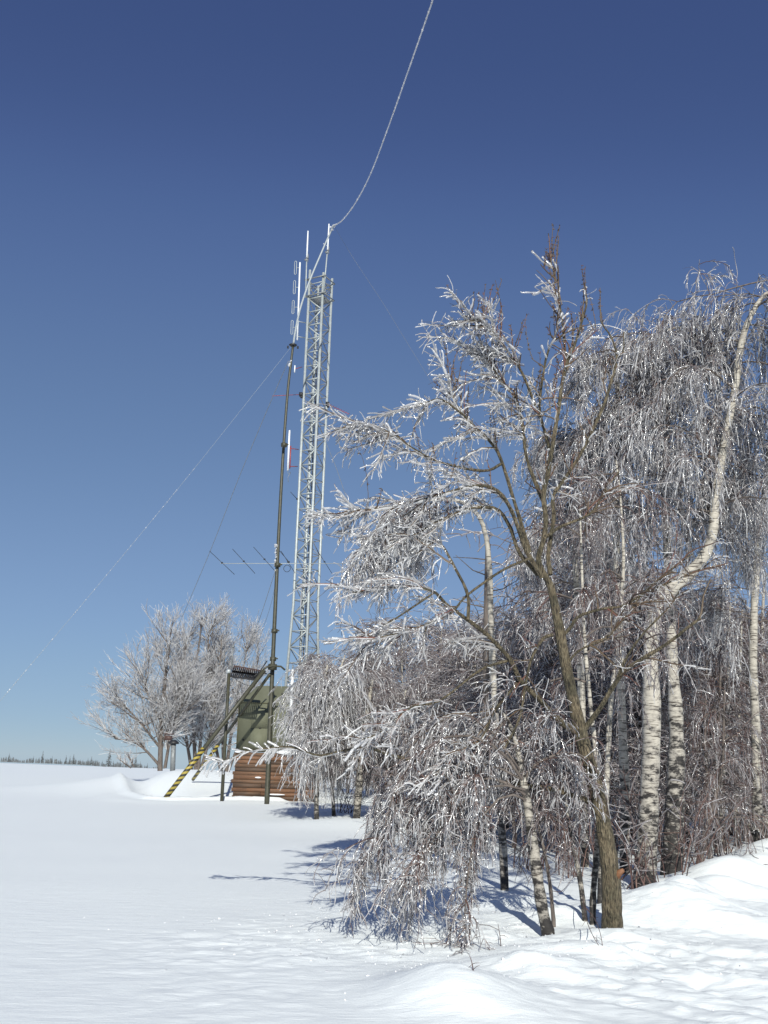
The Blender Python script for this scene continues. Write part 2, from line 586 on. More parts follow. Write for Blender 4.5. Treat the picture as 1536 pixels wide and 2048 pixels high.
def weep(cr, lines, k, L, ice_r, side=4.0, t0=.15, n=9, jit=.13, lean=(0, 0, 0), up=.05, grav=.42, twig_r=.004, sl=.22, floor=True, share=.8, out=.38):
    """hanging strings of twigs from the given limbs, with short side twigs"""
    S, T, t = pick(lines, k, t0)
    D = norm(T * .5 + rng.normal(0, out, (k, 3)) + np.array([0, 0, up]) + np.array(lean))
    P = march(S, D, L * rng.uniform(.3, 1.3, k), n, grav * rng.uniform(.6, 1.5, k), jit, np.array(lean) * .08)
    if floor: P = above_snow(P)
    cr.twigs(P, twig_r * 1.5, twig_r * .7)
    cr.ice(P, ice_r, share=share); iced = cr.last
    ks = int(k * side)
    if ks:
        S, T, t = pick([p for p in P[rng.permutation(k)[:600]]], ks, .15, 1.0)
        D = norm(T * .9 + rng.normal(0, .62, (ks, 3)))
        Q = march(S, D, sl * rng.uniform(.4, 1.4, ks), 5, .22, .15)
        if floor: Q = above_snow(Q)
        cr.twigs(Q, twig_r, twig_r * .6)
        cr.ice(Q, ice_r * .9, share=share)
    return iced[:, :-1]


def arching(trunk, k, t0, t1, L, n=9, up=.5, grav=.17, jit=.09, bias=(0, 0, 0), spread=.8):
    S, T, t = pick([trunk], k, t0, t1)
    a = rng.uniform(0, 2 * math.pi, k)
    D = np.stack([np.cos(a) * spread, np.sin(a) * spread, np.full(k, up)], 1) + T * .3 + np.array(bias)
    return march(S, D, L * rng.uniform(.55, 1.2, k) * (1.15 - .5 * t), n, grav, jit)


# ------------------------------------------------------------------ ground sheet
def axis(lo, hi, fine_lo, fine_hi, step, growth):
    a = list(np.arange(fine_lo, fine_hi, step))
    s = step
    while a[-1] < hi: s *= growth; a.append(a[-1] + s)
    s = step
    while a[0] > lo: s *= growth; a.insert(0, a[0] - s)
    return np.array(a)


xs = axis(-2200, 2200, -3.6, 6.5, .032, 1.05)
ys = axis(-60, 3200, 5.8, 11.5, .032, 1.022)
xs = np.unique(np.round(np.concatenate([xs, np.arange(-14.5, -3.6, .13)]), 3)); ys = np.unique(np.round(np.concatenate([ys, np.arange(33.5, 56, .16)]), 3))
X, Yg = np.meshgrid(xs, ys)
Vg = np.stack([X, Yg, H(X, Yg)], -1).reshape(-1, 3)
nx, ny = len(xs), len(ys)
i = (np.arange(ny - 1)[:, None] * nx + np.arange(nx - 1)[None]).ravel()
gq = np.stack([i, i + 1, i + nx + 1, i + nx], 1)
tag(raw_mesh('snow_field', Vg, gq, SNOW, smooth=True), kind='structure')

# ------------------------------------------------------------------ lattice tower
TY = 41.0
tm = at(608, 1330, TY)
tow_xy = tm[:2]
sA = .74; al = R_(29)
v1 = np.array([-math.cos(al), math.sin(al)]); v2 = np.array([math.sin(al), math.cos(al)])
ctr = tow_xy + (v1 + v2) * sA / 2 + np.array([.06, 0])
z_top = at(643, 592, TY)[2]
z_fl = at(606, 1205, TY)[2]
tz0 = hz(*ctr) - .1


def leg_pt(i, z):
    s = sA / 2 * (1.0 + (.085 * (z_fl - z) if z < z_fl else 0))
    c = [(-1, -1), (1, -1), (1, 1), (-1, 1)][i]   # mid, left, back, right
    return np.array([*(ctr + v1 * c[0] * s + v2 * c[1] * s), z])


tower = thing('lattice_tower', 'tall grey galvanised lattice tower rising behind the green cabin', 'tower', (*ctr, tz0))
for i in range(4):
    MB().tube([leg_pt(i, tz0), leg_pt(i, z_fl), leg_pt(i, z_top + (1.15, 1.45, 1.0, 1.2)[i])], .058, 8).build('leg', GALV, tower, True)
dz = .655
levels = [z_top - dz * k for k in range(int((z_top - tz0) / dz) + 1)]
for fc in range(4):
    a, c = fc, (fc + 1) % 4
    mb = MB()
    for k, z in enumerate(levels):
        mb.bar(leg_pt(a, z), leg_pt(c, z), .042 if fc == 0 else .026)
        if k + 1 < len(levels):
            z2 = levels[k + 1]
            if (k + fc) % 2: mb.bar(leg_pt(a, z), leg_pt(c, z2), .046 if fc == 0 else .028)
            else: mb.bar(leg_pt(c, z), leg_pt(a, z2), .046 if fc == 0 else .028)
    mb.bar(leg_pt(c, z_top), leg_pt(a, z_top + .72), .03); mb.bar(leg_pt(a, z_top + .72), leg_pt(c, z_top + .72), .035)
    mb.build('bracing', GALV if fc == 0 else GALV_DARK, tower)  # front face bright; darker steel paints shade onto side and back faces
lad = MB()
lc = np.array([*(ctr + v1 * .05), 0])
la, lb = lc + [*(v1 * .16), 0], lc - [*(v1 * .16), 0]
for p in (la, lb): lad.bar((*p[:2], tz0), (*p[:2], z_top), .025)
for k in range(int((z_top - tz0) / .30)):
    z = tz0 + .3 * k + .2
    lad.tube([(*la[:2], z), (*lb[:2], z)], .010, 5)
lad.build('ladder', GALV_DARK, tower)
cb = MB()
for k in range(6):
    o2 = ctr + v2 * (.12 + .03 * (k % 2)) + v1 * (-.12 + .045 * k)
    zz = np.linspace(tz0, z_top - .3 - .5 * k, 30)
    cb.tube([(o2[0] + .012 * math.sin(z * 2.1 + k), o2[1] + .012 * math.cos(z * 1.7 + k), z) for z in zz], .015, 5)
cb.build('cable_bundle', BLACK, tower)
for z, g_ in ((z_top + .12, .12), (z_top + .95, .12)):
    q = [leg_pt(i, z_top) for i in range(4)]
    c3 = np.array([*ctr, z]); pf = MB()
    q = [c3 + (np.array([*p[:2], z]) - c3) * (1 + g_ * 2.2) for p in q]
    pf.bar(q[1] + (q[1] - q[0]) * .12, q[0] + (q[0] - q[1]) * .12, .045)
    pf.bar(q[0], q[3], .04); pf.bar(q[3], q[2], .04); pf.bar(q[2], q[1], .04)
    pf.build('platform_rail', GALV_DARK, tower)
grd = MB()
for k in range(9):
    e0 = leg_pt(1, z_top) * (1 - k / 8) + leg_pt(2, z_top) * k / 8
    e1 = leg_pt(0, z_top) * (1 - k / 8) + leg_pt(3, z_top) * k / 8
    grd.bar(e0 + [0, 0, .06], e1 + [0, 0, .06], .03)
grd.build('platform_grating', GALV_DARK, tower)
hp = MB()
for i in range(4):
    p = leg_pt(i, z_top)
    hp.bar(p + [0, 0, .5], leg_pt((i + 1) % 4, z_top) + [0, 0, .5], .025)
c3 = np.array([*(ctr + v2 * .3 - v1 * .25), z_top])
hp.tube([c3 + [*(v2 * .25 * math.cos(t)), .5 + .42 * math.sin(t)] + np.array([*(v1 * .0), 0]) for t in np.linspace(0, 2 * math.pi, 17)], .018, 5)
hp.build('handrail', GALV_DARK, tower)


def pxline(pts, Y): return [at(x, y, Y) for x, y in pts]


# whip antennas on top
for (x0, y0, x1, y1, xs0, ys0, Yw, lab) in (
        (613.5, 520, 616, 462, 611, 595, 40.7, 'white whip antenna at the top of the lattice tower, standing clear on its left corner'),
        (655, 505, 658, 448, 647.5, 585, 40.9, 'white whip antenna at the top of the lattice tower, behind the bent mast tip')):
    a = at(xs0, ys0, Yw)
    w = thing('whip_antenna', lab, 'antenna', a, 'antennas on the tower and mast')
    MB().tube([a, at(x0, y0 - 6, Yw)], .03, 8).build('support_pipe', GALV, w, True)
    MB().tube([at(x0, y0, Yw), at((x0 + x1) / 2, (y0 + y1) / 2, Yw), at(x1, y1, Yw)], [.038, .034, .028], 8).build('radome', WHITE, w, True)
    c = at(x0 - .5, y0 - 1, Yw)
    cm = MB().tube([c - [.09, 0, 0], c + [.09, 0, 0]], .03, 6)
    cm.box(c + [.03, -.05, .06], (.12, .05, .05)).box(c + [-.03, -.05, -.06], (.1, .05, .05)).tube([c + [.07, 0, -.12], c + [.07, 0, .28]], .015, 5)
    cm.build('clamp', GALV_DARK, w)

# stacked dipole array
Yd = 40.4
d0, d1 = at(594.5, 680, Yd), at(600, 525, Yd)
da = thing('dipole_array_antenna', 'white pole with four folded dipoles on the left side of the tower', 'antenna', d0, 'antennas on the tower and mast')
MB().tube([d0, d1], .036, 8).build('support_pole', WHITE, da, True)
for (px, ya, yb) in ((591, 524, 547), (588.8, 563, 586), (586.2, 602.5, 626), (584, 642.5, 667)):
    a, c = at(px + .4, ya, Yd), at(px - .4, yb, Yd)
    w = .045
    loop = [a + [-w, 0, 0], a + [-w * .5, 0, .04], a + [w * .5, 0, .04], a + [w, 0, 0], c + [w, 0, 0], c + [w * .5, 0, -.04], c + [-w * .5, 0, -.04], c + [-w, 0, 0], a + [-w, 0, 0]]
    m = (a + c) / 2
    t = (m[2] - d0[2]) / (d1[2] - d0[2])
    mb = MB().tube(loop, .014, 6).tube([m + [w, 0, 0], d0 + (d1 - d0) * t], .014, 5)
    mb.build('folded_dipole', GALV, da)
for (y, xa, xb) in ((643, 597, 612), (673, 596, 610)):
    MB().tube([at(xa, y, Yd), at(xb, y + 3, Yd + .6)], .022, 6).build('bracket', GALV, da)

# red yagi antennas
def yagi(name, lab, p0, p1, el, mt, cl=None, er=.008, br=.013, nel=7, bm=None):
    y = thing(name, lab, 'antenna', p0, 'antennas on the tower and mast')
    p0 = np.array(p0); p1 = np.array(p1)
    MB().tube([p0, p1], br, 6).build('boom', bm or mt, y)
    mb = MB()
    for k in range(nel):
        c = p0 + (p1 - p0) * (.12 + .86 * k / (nel - 1))
        mb.tube([c - el * (1.1 - .05 * k), c + el * (1.1 - .05 * k)], er, 5)
    mb.build('elements', mt, y)
    if cl is not None:
        MB().box(p0, (.16, .14, .16)).box(p0 + [.03, 0, -.1], (.1, .1, .12)).build('clamp', BLACK, y)
    return y


yagi('yagi_antenna', 'small red yagi antenna pointing left from the tower across the mast', at(602, 789, 40.6), at(545, 792, 40.0), np.array([.03, .16, .06]), RED, 1, nel=8)
yagi('yagi_antenna', 'small red yagi antenna pointing right from the tower above the icy branches', at(655, 808, 41.2), at(698, 828, 40.2), np.array([.05, .12, .08]), RED, 1, nel=8)
# long thin yagi low on the tower
yb0, yb1 = at(700, 1127, 40.6), at(440, 1127, 40.0)
yl = thing('long_yagi_antenna', 'long thin yagi with slanting dark elements crossing behind the mast', 'antenna', yb0, 'antennas on the tower and mast')
MB().tube([yb0, yb1], .014, 6).build('boom', GALV, yl)
for (xa, ya, xb, yb) in ((419, 1102, 469, 1149), (465, 1098, 510, 1147), (507, 1094, 551, 1143), (562, 1102, 590, 1146), (634, 1100, 664, 1147)):
    t = ((xa + xb) / 2 - 700) / (440 - 700)
    Ym = 40.6 - .6 * t
    MB().tube([at(xa, ya, Ym), at((xa + xb) / 2, (ya + yb) / 2, Ym), at(xb, yb, Ym)], .011, 5).box(at((xa + xb) / 2, (ya + yb) / 2, Ym), (.07, .07, .05)).build('element', BLACK, yl)
lp = at(574, 1137, 40.2)
MB().tube([lp + [.14 * math.cos(t), .02 * math.sin(3 * t), .14 * math.sin(t)] for t in np.linspace(0, 6.28, 17)], .012, 5).build('cable_loop', BLACK, yl)
# panel antenna on red bracket
a0, a1 = at(575.5, 941, 39.9), at(579, 861, 39.9)
pa = thing('panel_antenna', 'slim white antenna on a red bracket halfway up the tower', 'antenna', a0, 'antennas on the tower and mast')
MB().bar(a0, a1, .085, .07).build('radome', WHITE, pa)
mb = MB().tube([at(579.5, 937, 40), at(581.5, 892, 40)], .03, 6)
mb.tube([at(581, 897, 40), at(597, 899, 40.8)], .02, 5).tube([at(579.5, 933, 40), at(595, 933, 40.8)], .02, 5)
mb.build('bracket', RED, pa)
MB().tube([a0, a0 + [.02, 0, -.12], a0 + [.1, 0, -.2], a0 + [.12, 0, -.05], a0 + [.02, .0, -.3], a0 + [.05, 0, -.5]], .01, 5).build('coax_tail', GALV_DARK, pa)
# stub antenna
a0 = at(589.5, 738, 40.2)
st = thing('stub_antenna', 'tiny white stub antenna on a red arm beside the mast', 'antenna', a0, 'antennas on the tower and mast')
MB().tube([a0 - [0, 0, .16], a0 + [0, 0, .16]], .028, 6).build('radome', WHITE, st)
MB().tube([a0, at(604, 734, 40.8)], .016, 5).build('arm', RED, st)
# short dipoles sticking out left of the tower
for (xa, ya, xb, yb, l) in ((581, 984, 594, 998, 'short dark rod slanting off the tower, higher of the two'), (556, 1098, 578, 1124, 'short dark rod slanting off the tower, just above the long yagi')):
    p = at(xb, yb, 40.6)
    o = MB().tube([p, at(xa, ya, 40.2)], .012, 5).box(p, (.06, .06, .06)).build('rod_antenna', BLACK, None, loc=tuple(p))
    tag(o, l, 'antenna', 'antennas on the tower and mast')

# ------------------------------------------------------------------ mast with its two stays
MY = 36.3
mb0 = at(533, 1614, MY)
mast = thing('antenna_mast', 'olive telescopic mast before the cabin with a bent grey top', 'mast', mb0)
low = trace([(533, 1618, 4.8), (545, 1335, 4.2), (561, 1000, 3.3), (574, 800, 2.8), (586, 692, 2.5)], MY, MY + 1.0, 40)
MB().tube(low[0], low[1], 10).build('pole', OLIVE_POLE, mast, True)
for (x, y) in ((549, 1262), (546, 1318), (555, 1130), (568, 890)):
    c = at(x, y, MY + .3)
    cl = MB().tube([c - [0, 0, .07], c + [0, 0, .07]], .115, 10).box(c + [.13, 0, .02], (.09, .05, .05))
    cl.build('pole_joint', OLIVE_POLE, mast)
c = at(586, 690, MY + 1)
MB().tube([c - [0, 0, .06], c, c + [0, 0, .03]], [.1, .17, .12], 10).box(c + [.2, 0, -.1], (.07, .05, .1)).box(c + [-.2, 0, -.1], (.06, .05, .1)).build('collar', BLACK, mast)
tp = trace([(586.5, 690, 2.3), (592, 655, 2.2), (602, 612, 2.1), (620, 560, 2.0), (643, 505, 1.9), (662, 462, 1.8), (668, 450, 1.8)], MY + 1.0, MY - .3, 30)
MB().tube(tp[0], tp[1], 8).build('bent_top', ALU, mast, True)
cr = MB()
for k in range(16):
    p = tp[0][rng.integers(20, 30)] + rng.normal(0, .05, 3)
    cr.ball(p, .04 * rng.uniform(.5, 1.2), 5, 3)
for k in range(7):
    cr.ball(at(579 + rng.normal(0, 1.5), 729 + rng.normal(0, 4), MY + .9), .06 * rng.uniform(.5, 1.2), 5, 3)
for k in range(26):
    t = rng.uniform(0, 1); cr.ball(at(553 - 3 * t, 1085 + 60 * t, MY + .35) + rng.normal(0, .03, 3), .045 * rng.uniform(.5, 1.2), 5, 3)
cr.build('ice_lump', ICE_BRIGHT, mast)
# head plate where the stays meet
hd = at(545, 1334, MY)
MB().tube([at(528, 1338, MY - .3), at(534, 1334, MY - .2), at(546, 1332, MY - .15), at(562, 1333, MY), at(570, 1340, MY)], .035, 6).tube([hd - [0, 0, .1], hd + [0, 0, .1]], .16, 10).build('stay_head', OLIVE_POLE, mast)
for (fx, fy, fY, mx_, my_, hx, hy, rr) in ((325, 1604, 36.2, 407, 1507, 529, 1340, .075), (386, 1559, 42.5, 418, 1508, 540, 1348, .055)):
    a, h_ = at(fx, fy, fY), at(hx, hy, MY + (.1 if fY > 40 else -.25))
    st = MB().tube([a + (h_ - a) * .02, h_], rr, 8).build('stay', OLIVE_POLE, mast, True)
    # share of the stay covered by tape
    t = .40 if fY < 40 else .36
    MB().tube([a, a + (h_ - a) * t], rr + .012, 10).build('hazard_tape', TAPE, st, True)

# ------------------------------------------------------------------ wires and the iced rope
def sag_line(pts, n=40): return smooth_line(pts, n)


def wire(lab, pts, r, m=BLACK, name='guy_wire', beads=0, b0=0, b1=1, br=.02):
    p = sag_line(pts)
    o = thing(name, lab, 'wire' if name == 'guy_wire' else 'rope', p[0], 'wires stayed from the mast and tower' if name == 'guy_wire' else None)
    MB().tube(p, r, 5).build('strand', m, o)
    if beads:
        mb = MB()
        for k in range(beads):
            t = rng.uniform(b0, b1) * (len(p) - 1.01); i = int(t)
            c = p[i] + (p[i + 1] - p[i]) * (t - i)
            mb.ball(c, br * rng.uniform(.4, 1.3), 5, 3, (1, 1, 1.4))
        mb.build('ice_bead', ICE_BRIGHT, o)
    return o


wire('long pale guy wire with ice drops sloping down the open sky to the left edge',
     [at(583, 693, 37.3), at(470, 835, 35.5), at(366, 965, 33.5), at(200, 1166, 30.5), at(0, 1402, 27), at(-90, 1508, 25.5)], .0044, GALV, beads=110, b0=.35, b1=.93, br=.013)
wire('thin dark guy wire running from the mast down to the frosted trees', [at(577, 722, 37.3), at(545, 795, 38.5), at(480, 950, 41), at(420, 1103, 44), at(355, 1256, 48), at(260, 1480, 55)], .012, GALV_DARK)
wire('short dark guy wire dropping from mid mast behind the antenna post, lower of two', [at(551, 1140, 36.6), at(520, 1235, 38), at(497, 1290, 39.5), at(440, 1415, 43), at(395, 1520, 46)], .010, GALV_DARK)
wire('short thin guy wire dropping from mid mast just right of its twin', [at(553, 1150, 36.6), at(540, 1215, 37.4), at(500, 1330, 40), at(470, 1400, 41.5), at(430, 1500, 44)], .007, GALV_DARK)
wire('dark wire sloping from the tower to the right into the icy branches', [at(641, 860, 41), at(672, 935, 40), at(700, 1018, 38.5), at(722, 1080, 37), at(760, 1180, 35)], .010, GALV_DARK)
wire('faint thread of wire from the bent mast tip down over the tree', [at(668, 452, 36), at(707, 517, 35), at(760, 597, 33), at(811, 680, 31), at(875, 785, 28), at(960, 930, 25)], .0045, GALV_DARK)
wire('rope thick with ice curving from the bent mast tip up out of the picture',
     [at(668, 451, 36), at(676, 447, 35.5), at(688, 437, 34.8), at(712, 404, 33), at(741, 348, 30.8), at(776, 256, 27.5), at(817, 140, 24.2), at(850, 45, 22), at(866, -2, 21), at(900, -110, 19)], .024, ICE_BRIGHT, 'icy_rope', beads=160, b0=.02, b1=1, br=.026)

# ------------------------------------------------------------------ cabin on its timber base
SY = 38.6
cl0 = at(474, 1502, SY); cl1 = at(478, 1405, SY)
xL = (cl0[0] + cl1[0]) / 2; xR = xL + 3.1
zB, zE, zR = cl0[2], cl1[2], at(520, 1371, SY + .5)[2]
dep = 2.3
base_xy = ((xL + xR) / 2, SY + dep / 2)
cab = thing('radio_cabin', 'weathered olive green equipment cabin with a sloping roof edge on stacked timber', 'cabin', (*base_xy, zB))
y0, y1 = SY, SY + dep
bv = .55
V = [(xL, y0, zB), (xR, y0, zB), (xR, y1, zB), (xL, y1, zB), (xL, y0, zE), (xR, y0, zE), (xR, y1, zE), (xL, y1, zE)]
MB().add(V, [(0, 1, 5, 4), (1, 2, 6, 5), (2, 3, 7, 6), (3, 0, 4, 7), (0, 3, 2, 1)]).build('wall', CABIN, cab)
r0, r1, q0, q1 = xL + bv, xR - bv, y0 + bv, y1 - bv
e = .02
V = [(xL - e, y0 - e, zE + .004), (xR + e, y0 - e, zE + .004), (xR + e, y1 + e, zE + .004), (xL - e, y1 + e, zE + .004), (r0 + .22, q0, zR), (r1, q0, zR), (r1, q1, zR), (r0, q1, zR), (r0, q0 + .3, zR),
     (xL - e, y0 + .02, zE + .03)]
MB().add(V, [(0, 1, 5, 4), (1, 2, 6, 5), (2, 3, 7, 6), (4, 5, 6, 8), (8, 6, 7, 8)], [(0, 4, 8), (0, 8, 3), (3, 8, 7)]).build('roof', CABIN, cab)
tr = MB().bar((xL - .015, y0 - .012, zE), (xR, y0 - .012, zE), .035, .03).bar((xL - .01, y0 - .01, zB), (xL - .01, y0 - .01, zE), .03)
tr.bar((xL + .0, y0 - .012, zB + .02), (xR, y0 - .012, zB + .02), .06, .03)
tr.build('edge_trim', OLIVE, cab)
hx0, hx1 = at(501, 1460, SY)[0], at(536, 1460, SY)[0]
hzt, hzb = at(505, 1412, SY)[2], at(505, 1498, SY)[2]; hzm = at(505, 1456, SY)[2]
hz_ = MB()
for (za, zb) in ((hzb, hzm), (hzm, hzt)):
    hz_.box(((hx0 + hx1) / 2, y0 - .012, (za + zb) / 2), (hx1 - hx0 - .02, .024, zb - za - .025))
hz_.build('hatch', CABIN, cab)
MB().box(((hx0 + hx1) / 2 + .03, y0 - .03, hzm), (.09, .03, .035)).build('hatch_latch', BLACK, cab)
for (x, y) in ((563, 1387), (559, 1441), (491, 1415), (486, 1480), (590, 1470)):
    p = at(x, y, SY - .02); bo = MB().tube([p + [0, .05, 0], p - [0, .02, 0]], .035, 8)
    if y < 1400: bo.V[-1][:, 1] += .3
    bo.build('vent_plug', BLACK, cab)

wx0, wx1 = at(465.5, 1605, SY - .15)[0], xR - .05
wz1 = zB - .03
wz0 = -.6
tb = thing('timber_base', 'stacked brown weathered boards carrying the green cabin', 'timber base', ((wx0 + wx1) / 2, SY + 1, -.4))
mb = MB()
nb = 17
hs = rng.uniform(.75, 1.25, nb); hs = np.concatenate([[0], np.cumsum(hs) / hs.sum()])
for k in range(nb):
    za = wz0 + (wz1 - wz0) * hs[k]; zb = wz0 + (wz1 - wz0) * hs[k + 1] - .006
    cuts = sorted([wx0 - .06 + .02 * rng.normal(), wx0 + rng.uniform(.8, 2.6), wx1])
    for a, c in zip(cuts[:-1], cuts[1:]):
        yo = SY - .15 + rng.uniform(-.018, .018)
        mb.box(((a + c) / 2, yo + .05, (za + zb) / 2), (c - a - .012, .1, zb - za), (norm(np.array([1, 0, rng.normal(0, .006)])), (0, 1, 0), (0, 0, 1)))
        mb.box((a + .05, yo + 1.2, (za + zb) / 2), (.1, 2.2, zb - za)) if a == cuts[0] else None
mb.build('boards', BOARD, tb)
MB().box(((wx0 + wx1) / 2, SY + 1.1, (wz0 + wz1) / 2 - .02), (wx1 - wx0 - .3, 2.0, wz1 - wz0 - .08)).build('core', BLACK, tb)
for px in (486, 590): MB().bar((at(px, 1500, SY)[0], SY - .25, wz1 + .02), (at(px, 1500, SY)[0], SY + 2, wz1 + .02), .12, .08).build('bearer', OLIVE_BARK, tb)


def lump(name, cx, cy, cz, sx, sy, sz, lab, cat, m=CAP_SNOW, n=14, seed=0):
    mb = MB(); mb.ball((cx, cy, cz), 1, n, 8, (sx, sy, sz))
    r = np.random.default_rng(seed)
    mb.V[0] = mb.V[0] + r.normal(0, 1, mb.V[0].shape) * min(sx, sz) * .06
    return tag(mb.build(name, m, None, True, loc=(cx, cy, cz)), lab, cat)


p = at(480, 1495, SY); lump('snow_ledge', p[0] + .1, SY - .14, wz1 + .0, .28, .12, .05, 'small strip of snow on the boards under the left end of the cabin', 'snow')
p = at(572, 1494, SY); lump('snow_ledge', p[0] + .1, SY - .14, wz1 + .02, .45, .14, .09, 'long strip of snow on the boards under the middle of the cabin', 'snow', seed=2)
p = at(517, 1555, SY); lump('snow_patch', p[0], SY - .16, p[2], .12, .05, .03, 'small white snow patch stuck on the board wall', 'snow', seed=3)
p = at(552, 1589, SY); lump('snow_patch', p[0], SY - .17, p[2], .36, .06, .03, 'strip of snow on a low board right of the mast foot', 'snow', seed=4)
p = at(549, 1603, SY); o = MB().box((p[0], SY - .21, p[2]), (.42, .03, .26)).bar((p[0] - .2, SY - .225, p[2] + .12), (p[0] + .2, SY - .225, p[2] + .12), .02).build('pale_board', WHITE, None, loc=tuple(p))
tag(o, 'pale rectangular board leaning low against the timber base', 'board')

# white antenna standing on a black bracket at the cabin front
w0, w1 = at(582, 1421, 37.6), at(585.5, 1338, 37.6)
wa = thing('tube_antenna', 'thick white tube antenna on a black bracket at the cabin front', 'antenna', w0)
MB().tube([w0, w0 * .98 + w1 * .02, w1 * .98 + w0 * .02, w1], [.045, .062, .058, .03], 10).build('radome', WHITE, wa, True)
MB().tube([w1, w1 + [0, 0, .14]], .03, 6).build('tip', GALV_DARK, wa)
mb = MB().box(w0 - [0, 0, .06], (.2, .14, .08)).bar(w0 - [0, 0, .1], (w0[0] + .25, SY, w0[2] - .45), .06).bar(w0 + [-.12, 0, -.03], w0 + [.3, .1, -.2], .05)
mb.build('bracket', BLACK, wa)
il = MB()
for k in range(12): il.ball(at(578 + rng.uniform(-5, 2), [1340, 1385, 1394, 1417, 1418, 1363, 1372][k % 7] + rng.normal(0, 2), 37.5), .05 * rng.uniform(.5, 1.2), 6, 4)
il.build('ice_lump', ICE_BRIGHT, wa)

# ------------------------------------------------------------------ corner reflector antenna on its post
PY = 36.6
p0, p1 = at(443, 1612, PY), at(458, 1346, PY)
cp = thing('reflector_antenna', 'dark comb shaped corner reflector antenna on a thin post left of the cabin', 'antenna', p0)
MB().tube([p0, p1], [.062, .058], 8).build('post', OLIVE_POLE, cp, True)
c = at(457.5, 1340, PY)
MB().tube([c - [0, 0, .12], c, c + [0, 0, .03]], [.085, .085, .02], 10).build('cap', ALU, cp, True)
MB().tube([at(463, 1336, PY), at(466, 1293, PY)], [.03, .02], 6).ball(at(466.3, 1293, PY), .06, 8, 5).box(at(478, 1302, PY), (.07, .05, .05)).build('top_rod', GALV_DARK, cp)
u0, u1, l0, l1 = at(469, 1332, PY + .1), at(520, 1341, PY + .1), at(462, 1353, PY - .3), at(512, 1360, PY - .3)
n0, n1 = at(465, 1343, PY + .5), at(520, 1350, PY + .5)
for (a, c, n_) in ((u0, u1, 'upper_comb'), (l0, l1, 'lower_comb')):
    mb = MB()
    for k in range(15):
        t = k / 14
        mid = n0 + (n1 - n0) * t
        e_ = a + (c - a) * t
        mb.bar(mid, e_ + (e_ - mid) * .06, .046, .04)
    mb.bar(a, c, .05 if n_ == 'lower_comb' else .03); mb.bar(n0, n1, .07)
    mb.build(n_, RUST if n_ == 'upper_comb' else BLACK, cp)
mb = MB()
for (xa, ya, xb, yb) in ((503, 1358, 517, 1345), (517, 1345, 533, 1347), (510, 1357, 534, 1322)):
    mb.tube([at(xa, ya, PY - .1), at(xb, yb, PY - .1)], .025, 6)
mb.tube([at(463, 1350, PY), at(475, 1362, PY), at(492, 1370, PY + .5), at(508, 1372, PY + 1.5)], .01, 5)
mb.build('bracket', BLACK, cp)

# capped post among the frosted trees
q0, q1 = at(345, 1545, 52), at(347, 1488, 52)
ps = thing('capped_post', 'short grey post with a dark snowy cap below the frosted trees', 'post', q0)
MB().tube([q0, q1], .13, 10).build('pipe', GALV_DARK, ps, True)
MB().tube([q1, q1 + [0, 0, .08], q1 + [0, 0, .2]], [.26, .28, .12], 10).build('cap', BLACK, ps)
bx = at(337, 1476, 53)
nb_ = thing('wooden_box', 'small brown wooden box hanging in the left frosted tree above the post', 'box', bx)
MB().box(bx, (.34, .3, .22)).build('body', RUST, nb_)
MB().box(bx + [0, 0, .2], (.5, .42, .05)).build('lid', RUST, nb_)


# ------------------------------------------------------------------ trees
def tree(name, lab, loc, group=None):
    return thing(name, lab, 'tree', loc, group)


def base_of(px, py, Y=None):
    if Y is None:
        p = ground(px, py)
    else:
        p = at(px, py, Y); p[2] = hz(p[0], p[1])
    return p


def fix_base(P, lift=.12):
    """sink the foot of a traced trunk into the snow"""
    P = P.copy()
    P[0, 2] = hz(P[0, 0], P[0, 1]) - lift
    return P


# ---- the big foreground tree: olive trunk, stubby branches thick with ice
A0 = 10.0
A = fix_base(trace([(1225, 1875, 24), (1224, 1830, 22), (1222, 1760, 20.5), (1212, 1680, 19), (1193, 1580, 17.5), (1165, 1480, 17), (1141, 1375, 13.5), (1126, 1300, 12.5), (1115, 1238, 11.5), (1101, 1170, 9)], A0, A0, 36)[0]), None
A = (A[0], np.interp(np.linspace(0, 1, 36), np.linspace(0, 1, 10), np.array([22, 19.5, 18, 16, 14.5, 13.8, 11.4, 10.4, 9.6, 7.6]) * A0 / F))
ta = tree('icy_tree', 'big bare foreground tree with olive brown trunk and short stubby branches caked in ice', (A[0][0][0], A[0][0][1], hz(A[0][0][0], A[0][0][1])))
limb_mesh('trunk', A[0], A[1], OLIVE_BARK, ta, 14, .035)
wd = at(1240, 1744, 9.93)
MB().tube([at(1228, 1762, 9.98), wd, wd + [.03, -.02, .02]], [.035, .03, .018], 8).build('sawn_stub', RUST_WOOD, ta)
